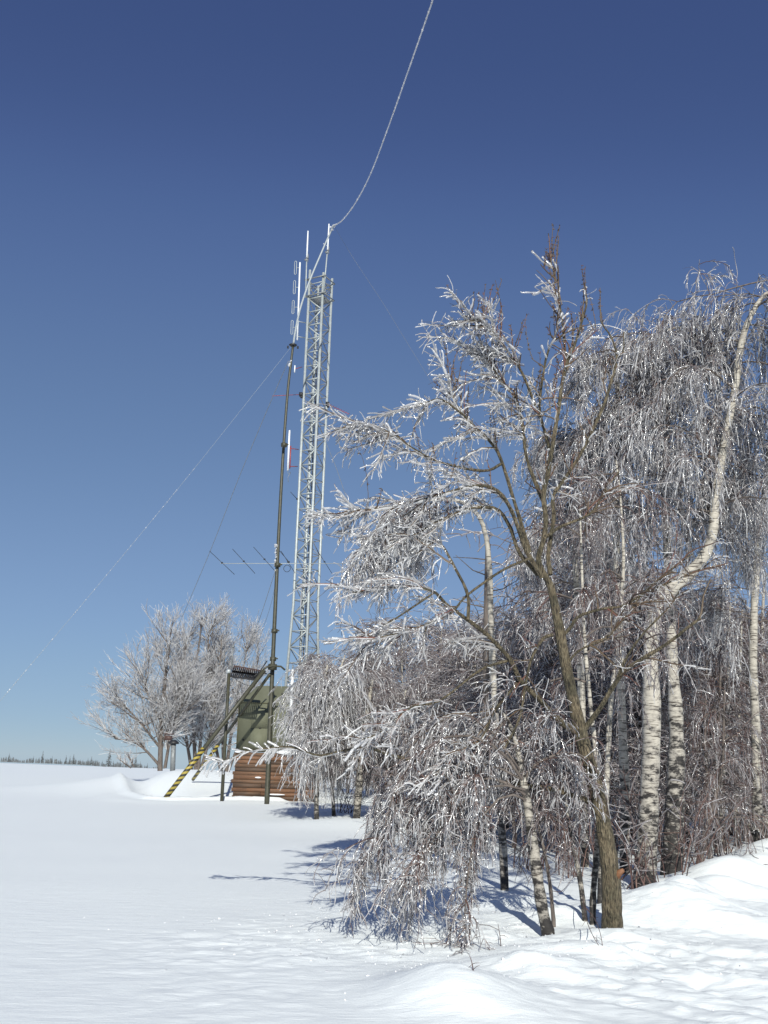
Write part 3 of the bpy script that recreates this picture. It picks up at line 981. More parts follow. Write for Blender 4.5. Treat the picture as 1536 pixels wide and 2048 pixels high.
A_LIMBS = [
    # central leaders
    ([(1101, 1170, 9), (1077, 1124, 8), (1087, 1079, 7), (1091, 1037, 7), (1086, 992, 6.5), (1096, 945, 6), (1102, 910, 6), (1109, 861, 5.5), (1119, 795, 5), (1132, 729, 4.2), (1146, 690, 3.6), (1165, 631, 3), (1172, 598, 2.6)], 10.0, 9.6),
    ([(1132, 729, 4), (1129, 687, 3.6), (1125, 644, 3.2), (1120, 604, 3), (1117, 571, 2.6), (1109, 558, 2.2), (1101, 525, 1.8)], 9.7, 9.6),
    ([(1104, 914, 4.5), (1089, 861, 4), (1079, 812, 3.6), (1093, 716, 3), (1111, 673, 2.4), (1116, 630, 1.8)], 9.9, 9.6),
    ([(1101, 1150, 6.5), (1096, 1112, 6), (1101, 1079, 5.6), (1108, 1030, 5), (1106, 993, 5), (1130, 955, 5), (1155, 917, 4.8), (1180, 871, 4.6), (1205, 818, 4.2), (1224, 762, 3.6), (1236, 716, 3), (1228, 677, 2.6), (1207, 637, 2)], 10.0, 10.4),
    ([(1236, 716, 2.6), (1248, 700, 2), (1246, 668, 1.6)], 10.4, 10.5),
    # left arching limbs
    ([(1084, 1155, 7), (1052, 1100, 6.5), (1035, 1052, 6), (1014, 1005, 5.5), (984, 977, 5.2), (936, 974, 4), (868, 994, 3.2), (800, 1010, 2.6), (741, 1020, 2.2), (690, 1022, 2)], 9.9, 9.0),
    ([(1077, 1150, 6.5), (1038, 1104, 5.5), (1018, 1049, 5), (987, 1015, 4.6), (930, 1018, 3.4), (870, 1045, 2.6), (812, 1080, 2.2), (760, 1105, 1.8)], 9.95, 9.4),
    ([(1060, 1105, 5.5), (1028, 1000, 5), (1004, 921, 4.6), (987, 888, 4.4), (958, 856, 4), (935, 836, 3.6), (916, 807, 3), (899, 768, 2.4)], 10.0, 9.6),
    ([(1005, 926, 4.0), (975, 941, 3.8), (930, 936, 3.6), (877, 921, 3.2), (847, 906, 2.8), (808, 880, 2.4), (782, 859, 2.2), (733, 843, 2), (690, 850, 1.8)], 9.88, 9.0),
    ([(1090, 1010, 5.5), (1055, 925, 4.8), (1046, 865, 4.2), (1036, 813, 3.8), (1020, 784, 3.4), (990, 745, 3), (964, 706, 2.4)], 10.0, 9.7),
    ([(1089, 861, 4), (1066, 800, 3.8), (1045, 750, 3.4), (1023, 719, 3.2), (991, 680, 2.8), (961, 647, 2.4), (935, 652, 2)], 9.9, 9.5),
    ([(935, 836, 3), (885, 800, 2.4), (850, 805, 2)], 9.6, 9.3),
    # long lower-left limb
    ([(1150, 1463, 9), (1115, 1438, 8), (1077, 1397, 7), (1042, 1362, 6.4), (1021, 1320, 6), (987, 1281, 5.6), (953, 1254, 5.2), (919, 1230, 4.8), (888, 1206, 4.4), (867, 1186, 4), (820, 1175, 3.2), (760, 1180, 2.8), (700, 1190, 2.4)], 10.0, 9.0),
    ([(936, 1240, 4.4), (936, 1189, 4), (912, 1138, 3.6), (891, 1100, 3.2), (868, 1076, 2.6)], 9.4, 9.5),
    ([(1059, 1117, 4), (1004, 1141, 3.4), (936, 1189, 3), (902, 1227, 2.8), (850, 1251, 2.6), (813, 1264, 2.4), (738, 1285, 2)], 9.8, 8.8),
    ([(867, 1186, 3), (840, 1205, 2.6), (790, 1240, 2.2), (752, 1270, 2), (735, 1300, 1.6)], 9.2, 8.9),
    ([(1021, 1320, 4), (960, 1340, 3.2), (880, 1400, 2.8), (820, 1415, 2.6), (760, 1465, 2.2), (720, 1480, 1.8)], 9.7, 8.8),
    ([(1040, 1360, 4), (990, 1420, 3.2), (960, 1480, 2.6), (900, 1510, 2)], 9.8, 9.2),
    # low limb reaching far left in front of the cabin
    ([(1180, 1603, 7), (1115, 1581, 6), (1056, 1571, 5.4), (980, 1553, 4.6), (900, 1536, 4.4), (823, 1521, 4.6), (765, 1504, 4.6), (738, 1497, 4.2), (690, 1502, 3.6), (640, 1513, 3.2), (590, 1497, 3), (530, 1498, 2.6), (490, 1506, 2.2), (455, 1523, 1.8), (412, 1521, 1.6)], 10.0, 11.2),
    # right-hand limbs
    ([(1160, 1470, 8), (1202, 1414, 6.4), (1230, 1369, 5.8), (1265, 1332, 5.2), (1324, 1299, 4.6), (1365, 1270, 4.2), (1401, 1243, 3.4)], 10.0, 9.3),
    ([(1230, 1369, 4.4), (1250, 1320, 3.4), (1280, 1275, 2.8), (1330, 1220, 2), (1358, 1180, 1.6)], 9.8, 9.6),
    ([(1122, 1275, 6), (1140, 1256, 4.6), (1160, 1232, 4), (1209, 1219, 3.4), (1244, 1214, 3), (1279, 1191, 2.8), (1324, 1173, 2.2), (1400, 1140, 1.6)], 10.0, 9.6),
    ([(1104, 1270, 5), (1085, 1280, 4), (1060, 1330, 3.4), (1040, 1440, 3), (1010, 1500, 2.4)], 10.0, 9.5),
    ([(1090, 1076, 4.5), (1119, 1055, 4), (1181, 1027, 3.2), (1209, 985, 2.4), (1240, 940, 1.8)], 10.0, 9.8),
    ([(1132, 1330, 3.5), (1160, 1300, 2.6), (1220, 1270, 2), (1290, 1180, 1.8), (1380, 1110, 1.4)], 10.0, 9.6),
]
lines = []
for pts, Ya, Yb in A_LIMBS:
    P, R = trace(pts, Ya, Yb)
    P = P + np.cumsum(rng.normal(0, .004, P.shape), 0) * np.linspace(0, 1, len(P))[:, None]
    lines.append(P)
    limb_mesh('limb', P, R * .8, OLIVE_BARK, ta, 8, .06)
crA = Crown()
# boughs leaving the limbs
left = [l for i, l in enumerate(lines) if i in (5, 6, 7, 8, 9, 10, 11, 12, 13, 14, 15, 16, 17)]
up = [l for i, l in enumerate(lines) if i in (0, 1, 2, 3, 4, 7, 9, 10)]
right = [l for i, l in enumerate(lines) if i >= 19]
leftw = np.array([-.55, -.12, .05])


def boughs(src, k, bias, L, n=7, r0=.0088, g=.05, t0=.3):
    S, T, t = pick(src, k, t0)
    D = norm(T * .6 + rng.normal(0, .55, (k, 3)) * [1, .8, .9] + bias)
    P = march(S, D, L * rng.uniform(.45, 1.05, k), n, g, .14)
    P = above_snow(P)
    crA.twigs(P, r0, r0 * .45, 5)
    return P


def fingers(src, k, bias, L, r, share=1, t0=.25, n=6, g=.03, jit=.2, spread=.55):
    """stubby twig ends, each in a thick sleeve of ice"""
    S, T, t = pick(src, k, t0)
    D = norm(T * .7 + rng.normal(0, spread, (k, 3)) + bias)
    P = march(S, D, L * rng.uniform(.45, 1.35, k), n, g, jit)
    P = above_snow(P)
    crA.twigs(P, .0036, .0028)
    crA.ice(P, r, 5, .75, .3, share)
    return P


low_i = [lines[18]]
B1 = boughs(left, 135, leftw, .62)
B2 = boughs(up, 80, np.array([-.15, 0, .35]), .42)
B3 = boughs(right, 60, np.array([.3, 0, .25]), .55)
crA.ice(B1, .0095, 4, .8, .45)
crA.ice(B2, .009, 4, .8, .45, .45)
ll = [p for p in B1]
crA.ice(np.stack([smooth_line(l[int(len(l) * .5):], 34) for l in left[:8] + left[8:13]]), .011, 5, 1.0, .45)
F1 = fingers(ll + [l[len(l) // 2:] for l in left], 1150, leftw * .45 + [0, 0, -.04], .15, .0068, n=10, jit=.10)
F1b = fingers([l[int(len(l) * .6):] for l in left[:13]], 200, leftw, .22, .0090, n=12, jit=.09)
F2 = fingers([p for p in B2] + up, 120, np.array([-.25, 0, .05]), .14, .0088, .8, n=8, jit=.10)
F3 = fingers([p for p in B3] + right, 130, np.array([.1, 0, .05]), .12, .0056, .6, n=8, jit=.1)
# low branch: icicle-like twigs hanging and a few sticking up
LB = lines[18]
F4 = fingers([LB[int(len(LB) * .5):]], 34, np.array([-.1, 0, -.8]), .17, .0095, g=.10, spread=.3, n=9, jit=.12)
F5 = fingers([LB[int(len(LB) * .5):]], 14, np.array([-.5, 0, .6]), .20, .0105, spread=.25, n=9, jit=.1)
crA.ice(smooth_line(LB[int(len(LB) * .5):], 60)[None], .0105, 6, .8, .35)
# fine bare twigs of the crown
S, T, t = pick(ll + ll + [p for p in B2[:30]] + [p for p in B3[:25]], 3000, .1)
Fn = march(S, norm(T * .5 + rng.normal(0, .6, T.shape) + [0, 0, -.25]), .17 * rng.uniform(.35, 1.4, 3000), 7, .08, .2)
crA.twigs(Fn, .0024, .0016)
crA.ice(Fn, .0040, 4, .7, .45, .85)
# thin red shoots with buds, free of ice
S, T, t = pick(up + [p for p in B2] + left[:6], 110, .35)
D = norm(rng.normal(0, .28, (110, 3)) + [-.1, 0, 1])
Sh = march(S, D, .42 * rng.uniform(.4, 1.3, 110), 8, -.03, .07)
crA.twigs(Sh, .0055, .003, 4)
tops = np.concatenate([lines[0][-1:], lines[0][-3:-2], lines[0][-5:-4], lines[0][-8:-7], lines[1][-1:], lines[1][-1:], lines[1][-2:-1], lines[1][-4:-3], lines[1][-6:-5], lines[0][-10:-9], lines[1][-8:-7], lines[3][-1:]])
tD = np.array([[-.15, 0, 1], [-.03, 0, 1], [.06, 0, 1], [0, 0, 1], [.02, 0, 1], [.22, 0, 1], [-.2, 0, 1], [.1, 0, 1], [-.3, 0, 1], [.25, 0, 1], [-.12, 0, 1], [0, 0, 1]])
Sh2 = march(tops, tD, rng.uniform(.35, .5, 12), 10, -.02, .03)
crA.twigs(Sh2, .007, .0035, 4)
for Q in (Sh, Sh2):
    f = Q[:, 1:].reshape(-1, 3)
    kk = len(f) * 2
    c = f[rng.integers(0, len(f), kk)] + rng.normal(0, .004, (kk, 3))
    d = norm(rng.normal(0, 1, (kk, 3)) + [0, 0, .8])
    crA.twigs(np.stack([c, c + d * .016, c + d * .026], 1), .005, .002, 4)
allA = np.concatenate([P.reshape(-1, 3) for P in (F1, F1b, F2, F4)])
crA.beads(allA, .0062, 3600)
crA.build(ta, TWIG_OLIVE, ICE_BRIGHT)


# ---- birches: white trunk, fine drooping twigs glazed with ice
def birch(lab, trunk_px, Y, Yt=None, narch=16, arch_t=(.35, 1), L=1.8, nstr=900, strL=1.0, ice_r=.007, lean=(0, 0, 0), up=.45, extra=(), ice=None, sides=10,
          side=7.0, group=None, base=None, twig=None, bark=None, grav=.17, share=.93, floor=True, beads=400, spread=.8, sl=.15, bias=None, name='icy_birch', n=30, twig_r=.0036, jit=.13, fork=(), trk_str=False):
    ice_r *= .86; twig_r *= .85
    P, R = trace(trunk_px, Y, Yt, n)
    if base is None: P = fix_base(P)
    t = tree(name, lab, (P[0][0], P[0][1], hz(P[0][0], P[0][1])), group)
    limb_mesh('trunk', P, R, bark or BIRCH, t, sides, .05)
    lim = []
    for pts, Ya, Yb in fork:
        p, r = trace(pts, Ya, Yb); limb_mesh('limb', p, r, bark or BIRCH, t, 7, .05); lim.append(p)
    ar = []
    for src in [P] + lim:
        k = narch if src is P else max(2, narch // 2)
        a = arching(src, k, *(arch_t if src is P else (.25, 1)), L, up=up, grav=grav, bias=bias if bias is not None else lean, spread=spread)
        if floor: a = above_snow(a, .05)
        ar.append(a)
    ar = np.concatenate(ar)
    for pts, Ya, Yb in extra:
        p, r = trace(pts, Ya, Yb, 9); ar = np.concatenate([ar, p[None]])
    V, Q = tubes(ar, rads(len(ar), ar.shape[1], .014, .005), 5)
    raw_mesh('boughs', V, Q, GREY_BARK, t, True)
    c = Crown()
    src = [a for a in ar] + [l[len(l) // 3:] for l in lim] + ([P[int(len(P) * .6):]] if trk_str else [])
    S2 = arch2 = None
    # second order boughs
    k2 = narch * 6
    S, T, tt = pick(src, k2, .2)
    D = norm(T * .7 + rng.normal(0, .5, (k2, 3)) + np.array([0, 0, .1]) + np.array(lean) * .5)
    b2 = march(S, D, L * .42 * rng.uniform(.5, 1.3, k2), 9, .12, .11)
    if floor: b2 = above_snow(b2)
    c.twigs(b2, .006, .003, 4)
    c.ice(b2, ice_r, share=share)
    W = weep(c, src + [b for b in b2], nstr, strL, ice_r, side, lean=lean, sl=sl, floor=floor, share=share, twig_r=twig_r, jit=jit)
    if beads: c.beads(W, ice_r * 2.0, int(beads * 1.8))
    c.build(t, twig or TWIG, ice or ICE)
    return t


# leaning birch in front, weeping to the ground on the left
birch('small leaning cream birch left of the big trunk, iced twigs weeping down to the snow',
      [(1099, 1872, 12), (1086, 1825, 11), (1073, 1740, 10.5), (1062, 1660, 9.5), (1052, 1590, 8), (1043, 1545, 6.5), (1033, 1490, 5), (1015, 1440, 4), (985, 1410, 3)], 9.9, 9.8,
      narch=8, arch_t=(.5, 1), L=.95, nstr=620, strL=.50, ice_r=0.0045, lean=(-.22, 0, 0), bias=(-.55, -.1, 0), up=.2, sl=.16,
      extra=[([(1045, 1560, 3), (1000, 1500, 3), (930, 1470, 2.4), (860, 1490, 2), (800, 1560, 1.6), (770, 1650, 1.2)], 9.5, 9.1),
             ([(1045, 1560, 3), (980, 1530, 3), (900, 1530, 2.4), (830, 1580, 2), (780, 1650, 1.6), (760, 1690, 1.2)], 9.5, 9.3),
             ([(1050, 1580, 3), (990, 1570, 3), (930, 1600, 2.4), (880, 1660, 2), (845, 1720, 1.6), (838, 1705, 1.2)], 9.5, 9.0),
             ([(1052, 1600, 3), (1010, 1590, 3), (960, 1640, 2.4), (940, 1720, 2), (932, 1790, 1.6), (928, 1860, 1.2)], 9.5, 9.0),
             ([(1040, 1540, 3), (960, 1440, 3), (880, 1440, 2.4), (800, 1520, 2), (760, 1600, 1.6), (750, 1680, 1.2)], 9.5, 9.5),
             ([(1050, 1590, 3), (1000, 1560, 3), (940, 1560, 2.4), (900, 1600, 2), (870, 1680, 1.6), (862, 1690, 1.2)], 9.5, 9.4)],
      beads=1400, ice=ICE, grav=.15)
# the slender birches round the big trunk
birch('thin birch stem with a forked foot immediately left of the big trunk', [(1186, 1868, 6.5), (1186, 1800, 6), (1192, 1720, 5.5), (1198, 1640, 5.5), (1196, 1570, 5), (1191, 1500, 4.6), (1180, 1400, 4.2), (1170, 1290, 3.6), (1164, 1150, 3), (1160, 1020, 2)], 10.3, 10.6,
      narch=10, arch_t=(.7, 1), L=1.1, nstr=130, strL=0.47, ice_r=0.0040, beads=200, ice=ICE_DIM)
birch('straight pale birch stem passing behind the big trunk', [(1200, 1862, 7), (1203, 1740, 6.5), (1212, 1600, 6), (1216, 1500, 5.6), (1222, 1400, 5.2), (1235, 1290, 4.5), (1243, 1200, 4), (1247, 1120, 3.4), (1242, 1010, 2.6), (1232, 920, 2)], 11.2, 11.8,
      narch=14, arch_t=(.68, 1), L=1.1, up=.15, nstr=330, strL=0.62, ice_r=0.0041, beads=300, ice=ICE_DIM)
birch('thin crooked birch sapling midway between the leaning birch and the big trunk', [(1172, 1856, 5.4), (1160, 1760, 5), (1146, 1690, 4.6), (1138, 1640, 4), (1128, 1580, 3), (1118, 1500, 2.4), (1115, 1420, 1.8)], 10.4, 10.6,
      narch=5, arch_t=(.45, 1), L=.7, nstr=70, strL=0.31, ice_r=0.0036, beads=80, sides=7, ice=ICE_DIM)
birch('dark thin sapling close behind the foot of the leaning birch', [(1108, 1850, 4.2), (1100, 1770, 3.6), (1088, 1700, 3), (1075, 1640, 2.4), (1070, 1560, 1.6)], 10.2, 10.2,
      narch=4, arch_t=(.4, 1), L=.6, nstr=50, strL=0.27, ice_r=0.0033, beads=50, sides=6, bark=GREY_BARK, ice=ICE_DIM)
# bowed birch whose top is bent left over the thicket
birch('birch bowed left by ice, its whitened twigs hanging against the sky', [(1010, 1760, 8), (1000, 1600, 7), (990, 1420, 6.5), (982, 1250, 6), (978, 1120, 5.5), (962, 1040, 4.8), (920, 1003, 4), (860, 1000, 3.4), (800, 1025, 2.8), (775, 1055, 2.2), (750, 1095, 1.6)], 13.2, 12.2,
      narch=11, arch_t=(.6, 1), L=.8, nstr=430, strL=.48, ice_r=0.0058, lean=(-.12, 0, 0), up=.15, ice=ICE_BRIGHT, beads=900, sl=.2, trk_str=True, spread=.6)
# big white birch with the dog-leg trunk
birch('thick white birch right of the big trunk, its upper trunk doglegging to the right', [(1288, 1772, 22), (1293, 1700, 20), (1298, 1600, 19), (1303, 1480, 18), (1303, 1390, 17), (1301, 1310, 15), (1308, 1235, 14), (1325, 1195, 15), (1365, 1158, 13), (1402, 1122, 11.5), (1425, 1070, 10.5), (1430, 1000, 9.5), (1446, 900, 8.5), (1468, 790, 7.5), (1482, 690, 7), (1500, 635, 6), (1530, 590, 5), (1575, 570, 4)], 14.2, 13.6,
      narch=28, arch_t=(.62, 1), L=1.6, up=.08, nstr=1622, strL=0.67, ice_r=0.0056, ice=ICE, beads=900, n=54, sides=14,
      extra=[([(1535, 560, 4), (1480, 572, 3.4), (1420, 590, 2.8), (1360, 600, 2.2), (1325, 640, 1.6), (1312, 690, 1.2)], 13.5, 13.2),
             ([(1470, 780, 4), (1420, 740, 3.4), (1370, 735, 2.8), (1330, 770, 2.2), (1300, 830, 1.6)], 13.6, 13.0),
             ([(1440, 930, 4), (1390, 870, 3.4), (1330, 850, 2.8), (1270, 880, 2.2), (1230, 960, 1.6)], 13.7, 13.0),
             ([(1425, 1060, 5), (1412, 1000, 4.4), (1398, 950, 4), (1380, 880, 3.2), (1400, 800, 2)], 13.9, 14.2)], trk_str=True)
birch('black and white birch just right of the doglegged thick one, its foot dark and fissured', [(1342, 1760, 22), (1346, 1690, 19), (1350, 1600, 17), (1353, 1500, 16), (1351, 1420, 14), (1345, 1330, 11), (1340, 1200, 10), (1333, 1060, 8), (1330, 940, 7), (1327, 850, 6), (1319, 770, 5), (1316, 710, 4.2), (1325, 670, 3.4), (1358, 655, 2.6), (1395, 672, 2)], 15.2, 14.6,
      narch=26, arch_t=(.5, 1), L=1.6, nstr=1373, strL=0.64, ice_r=0.0056, ice=ICE, beads=800, n=44, sides=14, bark=BIRCH_DARK, up=.2, trk_str=True)
birch('birch with a snapped white top showing above the thicket', [(1248, 1765, 10), (1250, 1600, 9.5), (1242, 1400, 9), (1235, 1200, 8.5), (1232, 1000, 7.5), (1240, 850, 6.5), (1236, 790, 6), (1229, 722, 5)], 15.6, 14.9,
      narch=26, arch_t=(.45, 1), L=1.25, up=.1, nstr=1123, strL=0.53, ice_r=0.0054, ice=ICE, beads=600, sides=9,
      extra=[([(1234, 790, 4), (1262, 765, 3.2), (1310, 748, 2.6), (1360, 755, 2), (1400, 790, 1.6)], 14.8, 14.2),
             ([(1236, 800, 4), (1275, 780, 3.2), (1330, 775, 2.6), (1380, 800, 2), (1420, 860, 1.6)], 14.8, 14.0),
             ([(1234, 780, 4), (1215, 740, 3.2), (1190, 720, 2.6), (1165, 740, 2), (1150, 790, 1.6)], 14.9, 14.6)])
birch('grey birch behind the crown of the big tree, topmost branches thick with glaze', [(1170, 1750, 9), (1165, 1500, 8), (1160, 1300, 7.5), (1150, 1100, 6.5), (1155, 1000, 5.5), (1165, 920, 4.5), (1160, 850, 3)], 16.6, 16.0,
      narch=24, arch_t=(.4, 1), L=1.2, up=.1, nstr=1123, strL=0.53, ice_r=0.0056, ice=ICE, beads=700, sides=8)
birch('tall birch at the right edge with iced twigs hanging to mid height', [(1512, 1690, 11), (1514, 1600, 10), (1511, 1450, 9), (1506, 1300, 8), (1515, 1100, 7), (1530, 980, 6), (1540, 880, 5), (1560, 790, 3)], 17.5, 16.0,
      narch=28, arch_t=(.42, 1), L=1.7, up=.15, nstr=1373, strL=0.69, ice_r=0.0058, ice=ICE, beads=700, sides=9)
# two small birches and one stump-like stem by the cabin
birch('small weeping birch hiding the right side of the cabin', [(633, 1652, 5), (633, 1580, 4.6), (636, 1500, 4.2), (641, 1430, 3.6), (647, 1375, 3), (655, 1330, 2)], 27.5, 27.5,
      narch=18, arch_t=(.35, 1), L=1.0, nstr=1012, strL=1.25, ice_r=0.0089, ice=ICE_BRIGHT, beads=500, up=.5, sl=.26, sides=7, twig_r=.0042, lean=(0, 0, 0))
birch('small birch with a stout orange tinged foot, right of the weeping one', [(712, 1648, 8), (716, 1600, 7), (720, 1550, 6), (724, 1490, 5), (735, 1420, 4), (745, 1360, 3)], 28, 28,
      narch=14, arch_t=(.45, 1), L=1.3, nstr=702, strL=0.62, ice_r=0.0079, ice=ICE_DIM, beads=300, sl=.26, sides=8, twig_r=.0042, floor=True)
birch('slanting thin birch leaning right beside the one with the orange foot', [(752, 1622, 5), (765, 1570, 4.6), (778, 1520, 4), (800, 1450, 3.4), (812, 1380, 2.6)], 28, 27.5,
      narch=14, arch_t=(.45, 1), L=1.4, nstr=702, strL=0.62, ice_r=0.0079, ice=ICE_DIM, beads=300, sl=.26, sides=7, twig_r=.0042)
birch('slim birch at the left edge of the wood behind the cabin side', [(668, 1640, 4), (664, 1550, 3.6), (668, 1450, 3), (676, 1360, 2.4), (690, 1310, 1.8)], 30, 30,
      narch=14, arch_t=(.4, 1), L=1.5, nstr=648, strL=0.70, ice_r=0.0079, ice=ICE_DIM, beads=260, sl=.26, sides=7, twig_r=.0042)
# snapped pole-like trunk
P, R = trace([(968, 1700, 7), (970, 1450, 6.5), (972, 1280, 6.2), (974, 1180, 6), (976, 1088, 5.4)], 19, 19, 24)
P = fix_base(P)
t = tree('snapped_trunk', 'straight grey snapped trunk standing like a pole against the sky', (P[0][0], P[0][1], hz(P[0][0], P[0][1])))
limb_mesh('trunk', P, R, GREY_BARK, t, 9, .03)
sn = MB()
for k in range(7):
    q = P[int(10 + k * 1.9)]
    d = np.array([rng.choice([-1, 1]) * .5, rng.normal(0, .3), .1])
    sn.tube([q, q + d * .6, q + d * 1.3 + [0, 0, rng.normal(0, .1)]], [.014, .01, .005], 5)
sn.tube([P[-1] - [0, 0, .05], P[-1] + [.015, 0, .09]], [.045, .012], 6)
sn.build('branch_stubs', GREY_BARK, t)

# ---- the row of thin stems at the far right
ROW = [((1396, 1738), (1412, 1660), (1432, 1590), (1445, 1520), 7, GREY_BARK, 17, 'dark leaning sapling with a cut foot, right of the two thick birches'),
       ((1420, 1712), (1418, 1640), (1415, 1560), (1410, 1460), 5, GREY_BARK, 18.5, 'thin black stem close behind the dark leaning sapling'),
       ((1436, 1700), (1432, 1600), (1436, 1500), (1440, 1380), 5.5, GREY_BARK, 20, 'grey stem at the near end of the right hand row'),
       ((1446, 1690), (1444, 1600), (1450, 1500), (1456, 1350), 6, BIRCH, 20.5, 'spotted birch stem at the near end of the right hand row'),
       ((1474, 1678), (1472, 1600), (1476, 1500), (1480, 1360), 5.5, BIRCH, 22, 'slim brownish birch in the middle of the right hand row'),
       ((1490, 1668), (1486, 1580), (1484, 1480), (1488, 1340), 6, GREY_BARK, 24, 'dark stem in the middle of the right hand row'),
       ((1504, 1655), (1500, 1560), (1503, 1450), (1510, 1350), 8, BIRCH, 23, 'white birch stem next to the last in the right hand row'),
       ((1530, 1645), (1526, 1560), (1528, 1450), (1524, 1300), 9, BIRCH, 24, 'thick pale birch last in the right hand row at the picture edge')]
for a, b_, c_, d_, r, bk, Y, lab in ROW:
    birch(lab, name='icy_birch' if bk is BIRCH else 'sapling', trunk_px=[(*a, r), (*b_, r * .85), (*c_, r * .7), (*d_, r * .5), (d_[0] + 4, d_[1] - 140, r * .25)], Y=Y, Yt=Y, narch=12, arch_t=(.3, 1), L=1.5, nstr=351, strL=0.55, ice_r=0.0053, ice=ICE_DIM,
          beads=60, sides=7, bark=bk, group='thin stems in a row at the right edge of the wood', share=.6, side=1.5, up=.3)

# ---- saplings and brush standing between the trunks
def brush(lab, px, py, Y, k, h, group, spread=.35, ice=.5):
    p = base_of(px, py, Y)
    t = thing('bare_shrub', lab, 'shrub', p, group)
    S = p + rng.normal(0, .12, (k, 3)) * [1.6, 1.2, 0]
    S[:, 2] = H(S[:, 0], S[:, 1]) - .03
    D = norm(rng.normal(0, spread, (k, 3)) * [1, 1, 0] + [0, 0, 1])
    P = march(S, D, h * rng.uniform(.4, 1.2, k), 9, -.01, .12)
    V, Q = tubes(P, rads(k, 9, .011, .004), 4); raw_mesh('stems', V, Q, TWIG, t)
    c = Crown()
    S, T, tt = pick([q for q in P], k * 9, .25)
    q = march(S, norm(T * .6 + rng.normal(0, .55, T.shape)), .38 * rng.uniform(.4, 1.3, len(S)), 6, .06, .15)
    c.twigs(q, .0045, .002).ice(q, .007, share=ice)
    c.build(t, TWIG, ICE_DIM)
    return t


BR = [(1262, 1760, 13.5, 'bare shrub growing against the foot of the thick white birch, left side', 12, 1.3), (1318, 1752, 14.5, 'bare shrub in the gap between the two thick birches', 12, 1.5),
      (1376, 1745, 15.6, 'bare shrub just right of the black and white birch foot', 12, 1.4), (1230, 1730, 16, 'bare shrub low behind the big trunk', 14, 1.8),
      (1150, 1720, 15, 'bare shrub in the blue shade behind the crooked sapling', 14, 1.6), (1080, 1700, 16, 'bare shrub in the blue shade behind the leaning birch', 14, 1.7),
      (820, 1640, 24, 'dark shrub at the back of the shaded hollow, left of the snapped trunk', 16, 1.7), (900, 1660, 22, 'dark shrub at the back of the shaded hollow under the drooping twigs', 16, 1.8),
      (690, 1620, 32, 'dark shrub at the far left end of the wood by the cabin corner', 16, 1.6), (1450, 1700, 19, 'bare shrub among the thin stems of the right hand row', 14, 1.6)]
for px, py, Y, lab, k, h in BR:
    brush(lab, px, py, Y, k, h, 'bare shrubs between the trunks')

# ---- the wood behind: many slim trees, four shapes copied with turns and sizes
def wood_tree(h, seed):
    z = np.linspace(0, 1, 14)
    P = np.stack([np.cumsum(rng.normal(0, .035, 14)), np.cumsum(rng.normal(0, .035, 14)), z * h], 1)
    t = thing('wood_birch', '-', 'tree', (0, 0, 0))
    limb_mesh('trunk', P, np.interp(z, [0, 1], [.07, .008]), BIRCH if seed % 2 else GREY_BARK, t, 6)
    a = arching(P, 46, .12, .98, 2.1, up=.55, grav=.10, spread=.75)
    V, Q = tubes(a, rads(len(a), 9, .013, .005), 4); raw_mesh('boughs', V, Q, GREY_BARK, t)
    c = Crown()
    S, T, tt = pick([x for x in a], 420, .15)
    b2 = march(S, norm(T * .7 + rng.normal(0, .5, T.shape)), .7 * rng.uniform(.4, 1.3, 420), 7, .08, .12)
    c.twigs(b2, .0065, .004).ice(b2, .009, share=.9)
    S, T, tt = pick([x for x in b2], 2600, .15)
    b3 = march(S, norm(T * .7 + rng.normal(0, .5, T.shape)), .42 * rng.uniform(.4, 1.3, 2600), 6, .14, .14)
    c.twigs(b3, .0045, .003).ice(b3, .0078, share=.92)
    c.beads(b3, .016, 160)
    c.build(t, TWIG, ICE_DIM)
    return t


def copy_tree(o, parent=None):
    c = o.copy(); COL.objects.link(c)
    if parent is not None: c.parent = parent
    for ch in o.children: copy_tree(ch, c)
    return c


protos = [wood_tree(h, s) for s, h in enumerate((5.2, 5.8, 6.4, 4.6))]
WOOD = []
for px, top, Y in [(700, 1300, 46), (735, 1290, 50), (770, 1285, 44), (800, 1240, 40), (840, 1225, 46), (880, 1230, 38), (930, 1225, 42), (975, 1225, 36),
                   (760, 1360, 31), (830, 1340, 30), (890, 1300, 28), (950, 1290, 27), (1010, 1240, 26), (1060, 1190, 27),
                   (1110, 1120, 24), (1160, 1080, 25), (1210, 1060, 22), (1260, 1080, 23), (1310, 1120, 21), (1365, 1180, 22), (1410, 1220, 24), (1455, 1200, 26), (1500, 1210, 28), (1540, 1200, 25),
                   (1030, 1400, 20), (1130, 1330, 19.5), (1200, 1330, 19), (1290, 1330, 18.5), (1400, 1330, 21), (1470, 1320, 22.5), (1350, 1300, 26), (1240, 1250, 28), (1110, 1250, 32), (980, 1330, 23),
                   (1440, 1290, 31), (1380, 1260, 33), (1500, 1290, 34), (1180, 1220, 35), (1300, 1230, 36), (1050, 1270, 37)]:
    WOOD.append((px, top, Y))
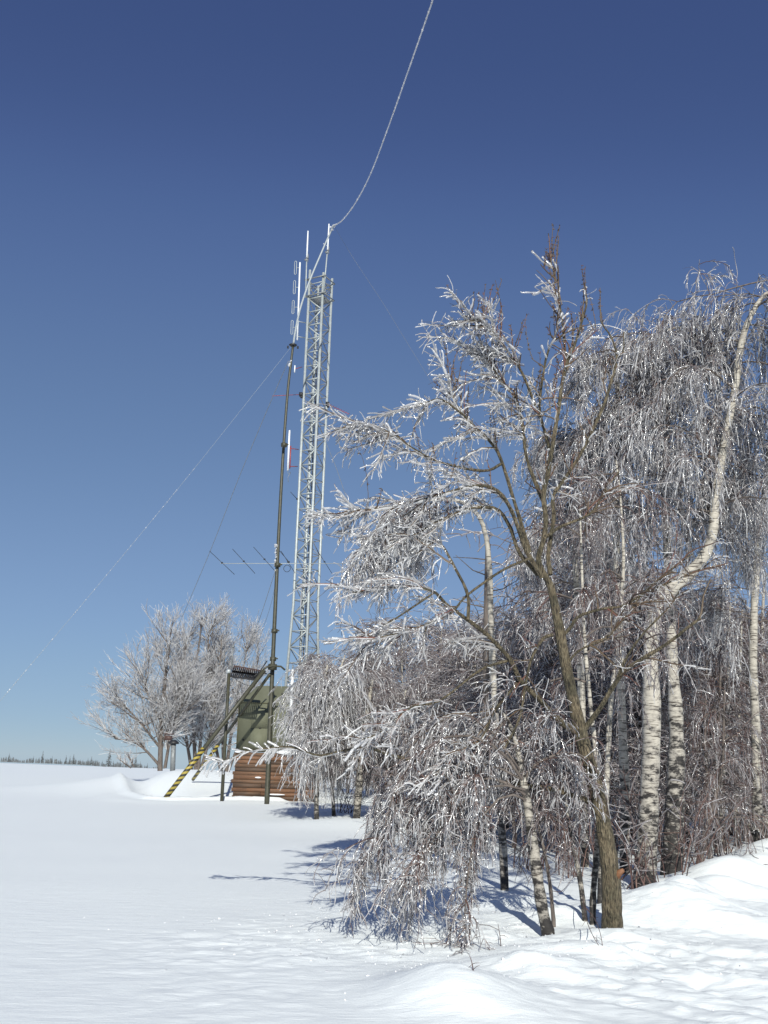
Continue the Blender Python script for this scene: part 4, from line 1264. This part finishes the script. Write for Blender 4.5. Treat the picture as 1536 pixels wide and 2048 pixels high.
for k, (px, top, Y) in enumerate(WOOD):
    t = protos[k] if k < 4 else copy_tree(protos[k % 4])
    p = at(px, 1560, Y); p[2] = hz(p[0], p[1]) - .05
    ht = at(px, top, Y)[2] - p[2]
    h0 = (5.2, 5.8, 6.4, 4.6)[k % 4]
    s = ht / h0 / 1.06
    t.location = p
    t.rotation_euler = (0, 0, rng.uniform(0, 6.28))
    t.scale = (max(s, .75), max(s, .75), s)
    if Y > 34 and px < 1040: lab, gr = 'distant glazed birch in the grey wood beyond the cabin', 'distant birches beyond the cabin'
    elif px < 1090: lab, gr = 'slim glazed birch in the thicket behind the leaning birch', 'slim birches behind the leaning birch'
    else: lab, gr = 'slim dim birch in the thicket behind the thick white birches', 'slim birches behind the thick birches'
    tag(t, lab, 'tree', gr)


# ---- frosted trees left of the cabin
def frosted(lab, trunks, Y, k1, L1, seed, k2=420, k3=2600, bias=(0, 0, 0), r0=.12, L2=1.5, L3=.7, upb=.55):
    P0, R0 = trace(trunks[0], Y, Y, 24)
    b0 = (P0[0][0], P0[0][1], P0[0][2])
    t = tree('frosted_tree', lab, b0)
    T0 = [P0]
    limb_mesh('trunk', P0, R0, GREY_BARK, t, 8)
    for tr_ in trunks[1:]:
        p, r = trace(tr_, Y, Y, 18); T0.append(p); limb_mesh('limb', p, r, GREY_BARK, t, 6)
    S, T, tt = pick(T0, k1, .12)
    a = march(S, norm(T * .7 + rng.normal(0, .42, T.shape) + np.array(bias) + [0, 0, .1]), L1 * rng.uniform(.5, 1.2, k1) * (1.15 - .6 * tt), 9, -.05, .05)
    V, Q = tubes(a, rads(k1, 9, .036, .013), 5); raw_mesh('boughs', V, Q, GREY_BARK, t)
    c = Crown()
    S, T, tt = pick([x for x in a] + T0[1:], k2, .15)
    b2 = march(S, norm(T * .8 + rng.normal(0, .38, T.shape) + [0, 0, .12]), L2 * rng.uniform(.4, 1.2, k2), 7, -.04, .06)
    c.twigs(b2, .010, .005)
    S, T, tt = pick([x for x in b2], k3, .15)
    b3 = march(S, norm(T * .8 + rng.normal(0, .42, T.shape) + [0, 0, .08]), L3 * rng.uniform(.4, 1.2, k3), 5, -.03, .07)
    c.ice(b2, .016, share=.5, drop=0, sides=3)
    c.ice(b3, .0095, drop=0, sides=3)
    c.build(t, GREY_BARK, FROST)
    return t


frosted('frosted tree with a dark trunk, leftmost of those beside the cabin', [
    [(320, 1542, 5), (321, 1500, 4.6), (322, 1450, 4.2), (326, 1400, 3.6), (331, 1350, 2.8), (337, 1300, 2), (342, 1262, 1)],
    [(322, 1535, 3), (305, 1515, 2.6), (285, 1495, 2.2), (262, 1482, 1.6), (230, 1478, 1)],
    [(324, 1500, 3), (300, 1470, 2.4), (280, 1445, 2), (262, 1425, 1.6), (245, 1410, 1)],
    [(325, 1450, 2.6), (305, 1410, 2), (292, 1380, 1.6), (285, 1350, 1)],
    [(330, 1536, 3.4), (336, 1500, 3), (345, 1450, 2.4), (360, 1400, 2), (368, 1340, 1.4), (372, 1300, 1)],
    [(326, 1480, 2.6), (345, 1440, 2), (365, 1410, 1.6), (380, 1380, 1)]], 60, 95, 2.3, 1, bias=(-.05, 0, .05), k2=620, k3=6500)
frosted('tall many stemmed frosted tree, middle of those beside the cabin', [
    [(392, 1545, 4), (388, 1480, 3.4), (385, 1420, 3), (388, 1350, 2.4), (398, 1290, 1.8), (404, 1235, 1)],
    [(396, 1545, 4), (402, 1470, 3.2), (408, 1400, 2.6), (414, 1330, 2), (418, 1262, 1)],
    [(384, 1545, 3.4), (372, 1470, 2.8), (366, 1400, 2.2), (366, 1330, 1.6), (372, 1275, 1)],
    [(400, 1545, 3.4), (418, 1480, 2.6), (432, 1410, 2), (440, 1330, 1.4), (444, 1270, 1)]], 64, 80, 2.1, 2, k2=560, k3=6500)
frosted('broad frosted tree behind the antenna post, nearest the cabin', [
    [(448, 1545, 4), (446, 1480, 3.4), (444, 1420, 3), (446, 1350, 2.4), (450, 1300, 1.6), (452, 1265, 1)],
    [(452, 1545, 4), (462, 1470, 3), (474, 1400, 2.4), (486, 1340, 1.8), (494, 1295, 1)],
    [(442, 1545, 3.4), (430, 1480, 2.6), (424, 1420, 2), (424, 1350, 1.4), (428, 1290, 1)],
    [(456, 1545, 3), (476, 1490, 2.4), (494, 1430, 2), (508, 1370, 1.6), (516, 1320, 1)]], 66, 80, 2.1, 3, k2=520, k3=6000)
frosted('small frosted bush tip poking from the snow, farthest left', [[(268, 1534, 1.4), (262, 1522, 1.2), (258, 1512, 1)], [(262, 1536, 1.4), (248, 1526, 1.2), (240, 1520, 1)]], 58, 8, .5, 4, k2=30, k3=110, L2=.35, L3=.25)

# ---- far fir trees on the hill line
def fir():
    t = thing('fir_tree', '-', 'tree', (0, 0, 0))
    MB().tube([(0, 0, 0), (0, 0, 7.8)], [.14, .02], 5).build('trunk', GREY_BARK, t)
    mb = MB()
    for k in range(190):
        z = rng.uniform(.6, 7.7); r = (8 - z) * .24 * rng.uniform(.5, 1.1); a = rng.uniform(0, 6.28)
        e_ = np.array([r * math.cos(a), r * math.sin(a), z - .22 * r])
        sd = np.array([-math.sin(a), math.cos(a), 0]) * .16 * (r + .2)
        mb.add([(0, 0, z + .1), e_ + sd, e_ - sd, e_ * [.6, .6, 1] + [0, 0, -.22]], [(0, 1, 3, 2)])
    mb.build('crown', FIR, t)
    return t


fp = fir()
FIRS = [(17, 12), (66, 9), (78, 7), (84, 18), (103, 10), (131, 12), (139, 11), (146, 15), (175, 9), (182, 13), (190, 7), (217, 28), (226, 8), (240, 9), (250, 8), (262, 11), (270, 20), (280, 10), (294, 8), (120, 6), (160, 6), (204, 7)]
for k, (px, hp) in enumerate(FIRS):
    t = fp if k == 0 else copy_tree(fp)
    Y = 430 + rng.uniform(-20, 40)
    yv = np.interp(px, [0, 150, 300], [1519.5, 1525, 1535.5])
    p = at(px, yv + 4, Y)
    ht = (hp * 1.15 + 4) / F * Y
    t.location = p; t.scale = (ht / 8,) * 3; t.rotation_euler = (0, 0, rng.uniform(0, 6))
    lab = 'tiny distant fir on the snowy hill line, one of many'
    if hp == 28: lab = 'tallest of the tiny distant firs on the hill line, close to the frosted trees'
    if px == 17: lab = 'lone tiny distant fir nearest the left edge of the picture'
    tag(t, lab, 'tree', 'distant firs on the hill line')

# ---- twigs sticking out of the snow in front
def stick(lab, pts, n=14, name='broken_twig'):
    P = np.array([ground(x, y) + [0, 0, z] for x, y, z in pts])
    p = smooth_line(P, n)
    o = MB().tube(p, np.linspace(.0045, .002, n), 5)
    for k in range(5):
        q = p[rng.integers(2, n - 1)]
        d = norm(rng.normal(0, 1, 3) + [0, -.2, .3])
        o.tube([q, q + d * .03, q + d * .07 + [0, 0, -.01]], [.002, .0018, .0012], 4)
    return tag(o.build(name, TWIG, None, loc=tuple(p[0])), lab, 'twig', 'twigs lying and standing in the snow')


stick('thin dark twig drooping over the snow just in front of the big trunk', [(1166, 1850, .28), (1172, 1862, .12), (1185, 1880, .04), (1200, 1900, .02)])
stick('thin dark twig curving along the snow, right one of the pair before the big trunk', [(1170, 1860, .2), (1188, 1868, .14), (1200, 1884, .08), (1206, 1898, .01)])
stick('small grey twig tuft in the snow below the leaning birch', [(1003, 1900, -.02), (1000, 1885, .05), (996, 1872, .10)])
stick('tiny dry twig tip in the snow left of the front mound', [(948, 1945, -.02), (944, 1940, .04), (940, 1936, .07)])
stick('bent reddish twig hanging low between the leaning birch and the saplings', [(1104, 1800, .1), (1125, 1790, .05), (1150, 1770, .12), (1180, 1765, .3)])

# crumbs of ice shed by the branches, lying on the snow
k = 1500
cx = np.concatenate([rng.normal(.3, 1.1, k // 2), rng.normal(2.0, 1.3, k - k // 2)]); cy = np.concatenate([rng.normal(10.0, 1.0, k // 2), rng.normal(9.2, 1.1, k - k // 2)])
cz = H(cx, cy)
c = np.stack([cx, cy, cz], 1)
o4 = np.array([(1, .2, 0), (-.5, .9, 0), (-.6, -.8, 0), (.1, 0, 1.0)])
V = c[:, None, :] + (o4[None] + rng.normal(0, .3, (k, 4, 3))) * (rng.uniform(.004, .013, (k, 1, 1)) * rng.uniform(.6, 1.2, (k, 1, 1)))
T = np.array([(0, 1, 3), (1, 2, 3), (2, 0, 3)])[None] + (np.arange(k) * 4)[:, None, None]
tag(raw_mesh('ice_crumbs', V.reshape(-1, 3), np.zeros((0, 4), int), CAP_SNOW, tris=T.reshape(-1, 3)), 'small crumbs of fallen ice scattered on the snow under the trees', 'ice', kind='stuff')

# low far wood closing the hill line between the single firs
mb = MB()
for k in range(420):
    px = rng.uniform(-60, 330); Y = rng.uniform(560, 700)
    yv = np.interp(px, [0, 150, 300], [1519.5, 1525, 1535.5])
    p = at(px, yv + 5, Y); h = (5 + rng.uniform(2.0, 5.5) * (1 + .8 * math.sin(px * .11) * math.sin(px * .037))) / F * Y
    r = h * .16
    for q in range(3):
        z0 = p[2] + h * (.1 + .27 * q); z1 = min(p[2] + h, z0 + h * .42); rr = r * (1 - .28 * q)
        a0 = rng.uniform(0, 6)
        ring = [(p[0] + rr * math.cos(a0 + a * 1.2566) * rng.uniform(.7, 1.2), p[1] + rr * math.sin(a0 + a * 1.2566), z0) for a in range(5)]
        mb.add(ring + [(p[0], p[1], z1)], (), [(a, (a + 1) % 5, 5) for a in range(5)])
tag(mb.build('distant_wood', FIR), 'low far wood along the snowy hill line at the left', 'wood', kind='stuff')

# ------------------------------------------------------------------ light and sky
SUN_EL, SUN_AZ = R_(29), R_(5)       # the sun stands behind the camera, a little to the right
to_sun = Vector((math.sin(SUN_AZ) * math.cos(SUN_EL), -math.cos(SUN_AZ) * math.cos(SUN_EL), math.sin(SUN_EL)))
sl = bpy.data.lights.new('sun', 'SUN')
sl.energy = 5.0
sl.angle = R_(.5)
sl.color = (1.0, .985, .905)
so = bpy.data.objects.new('sun', sl)
COL.objects.link(so)
so.rotation_euler = to_sun.to_track_quat('Z', 'Y').to_euler()
so.location = (20, -40, 30)

w = bpy.data.worlds.new('World')
sc.world = w
w.use_nodes = True
nt = w.node_tree
sky = nt.nodes.new('ShaderNodeTexSky')
sky.sky_type = 'NISHITA'
sky.sun_disc = False
sky.sun_elevation = SUN_EL
sky.sun_rotation = math.atan2(to_sun.x, to_sun.y)
sky.altitude = 3000
sky.air_density = 1.0
sky.dust_density = 0.0
sky.ozone_density = 6.0
bg = nt.nodes['Background']
# colour response of the old digital camera, applied to the whole sky alike
sep = nt.nodes.new('ShaderNodeSeparateColor'); com = nt.nodes.new('ShaderNodeCombineColor')
nt.links.new(sky.outputs[0], sep.inputs[0])
for k, (gam, gain) in enumerate(((.85, .735), (.85, .80), (.72, 1.20))):
    pw = nt.nodes.new('ShaderNodeMath'); pw.operation = 'POWER'; pw.inputs[1].default_value = gam
    ml = nt.nodes.new('ShaderNodeMath'); ml.operation = 'MULTIPLY'; ml.inputs[1].default_value = gain
    nt.links.new(sep.outputs[k], pw.inputs[0]); nt.links.new(pw.outputs[0], ml.inputs[0]); nt.links.new(ml.outputs[0], com.inputs[k])
cv = nt.nodes.new('ShaderNodeRGBCurve')
cm = cv.mapping; cm.use_clip = False; cm.extend = 'EXTRAPOLATED'
for k, pts in enumerate((((.031, .044), (.036, .051), (.047, .083), (.069, .128), (.144, .231), (.352, .366), (.99, .75)),
                         ((.068, .081), (.077, .093), (.098, .144), (.144, .218), (.292, .371), (.527, .509), (.99, .8)),
                         ((.19, .21), (.212, .232), (.262, .322), (.356, .412), (.565, .588), (.658, .631), (.99, .85)))):
    for p in pts: cm.curves[k].points.new(*p)
    cm.curves[k].points[-1].location = (1.0, pts[-1][1] + .004)
cm.update()
s1 = nt.nodes.new('ShaderNodeVectorMath'); s1.operation = 'SCALE'; s1.inputs['Scale'].default_value = .1
s2 = nt.nodes.new('ShaderNodeVectorMath'); s2.operation = 'SCALE'; s2.inputs['Scale'].default_value = 10.0
nt.links.new(com.outputs[0], s1.inputs[0]); nt.links.new(s1.outputs[0], cv.inputs['Color'])
nt.links.new(cv.outputs[0], s2.inputs[0]); nt.links.new(s2.outputs[0], bg.inputs[0])
bg.inputs[1].default_value = .10

sc.view_settings.view_transform = 'Standard'
sc.view_settings.look = 'None'
sc.view_settings.exposure = 0.0
sc.view_settings.gamma = 1.0
sc.cycles.max_bounces = 5
sc.cycles.diffuse_bounces = 3
sc.cycles.glossy_bounces = 2
sc.cycles.transmission_bounces = 2
sc.cycles.transparent_max_bounces = 14
sc.cycles.sample_clamp_indirect = 4
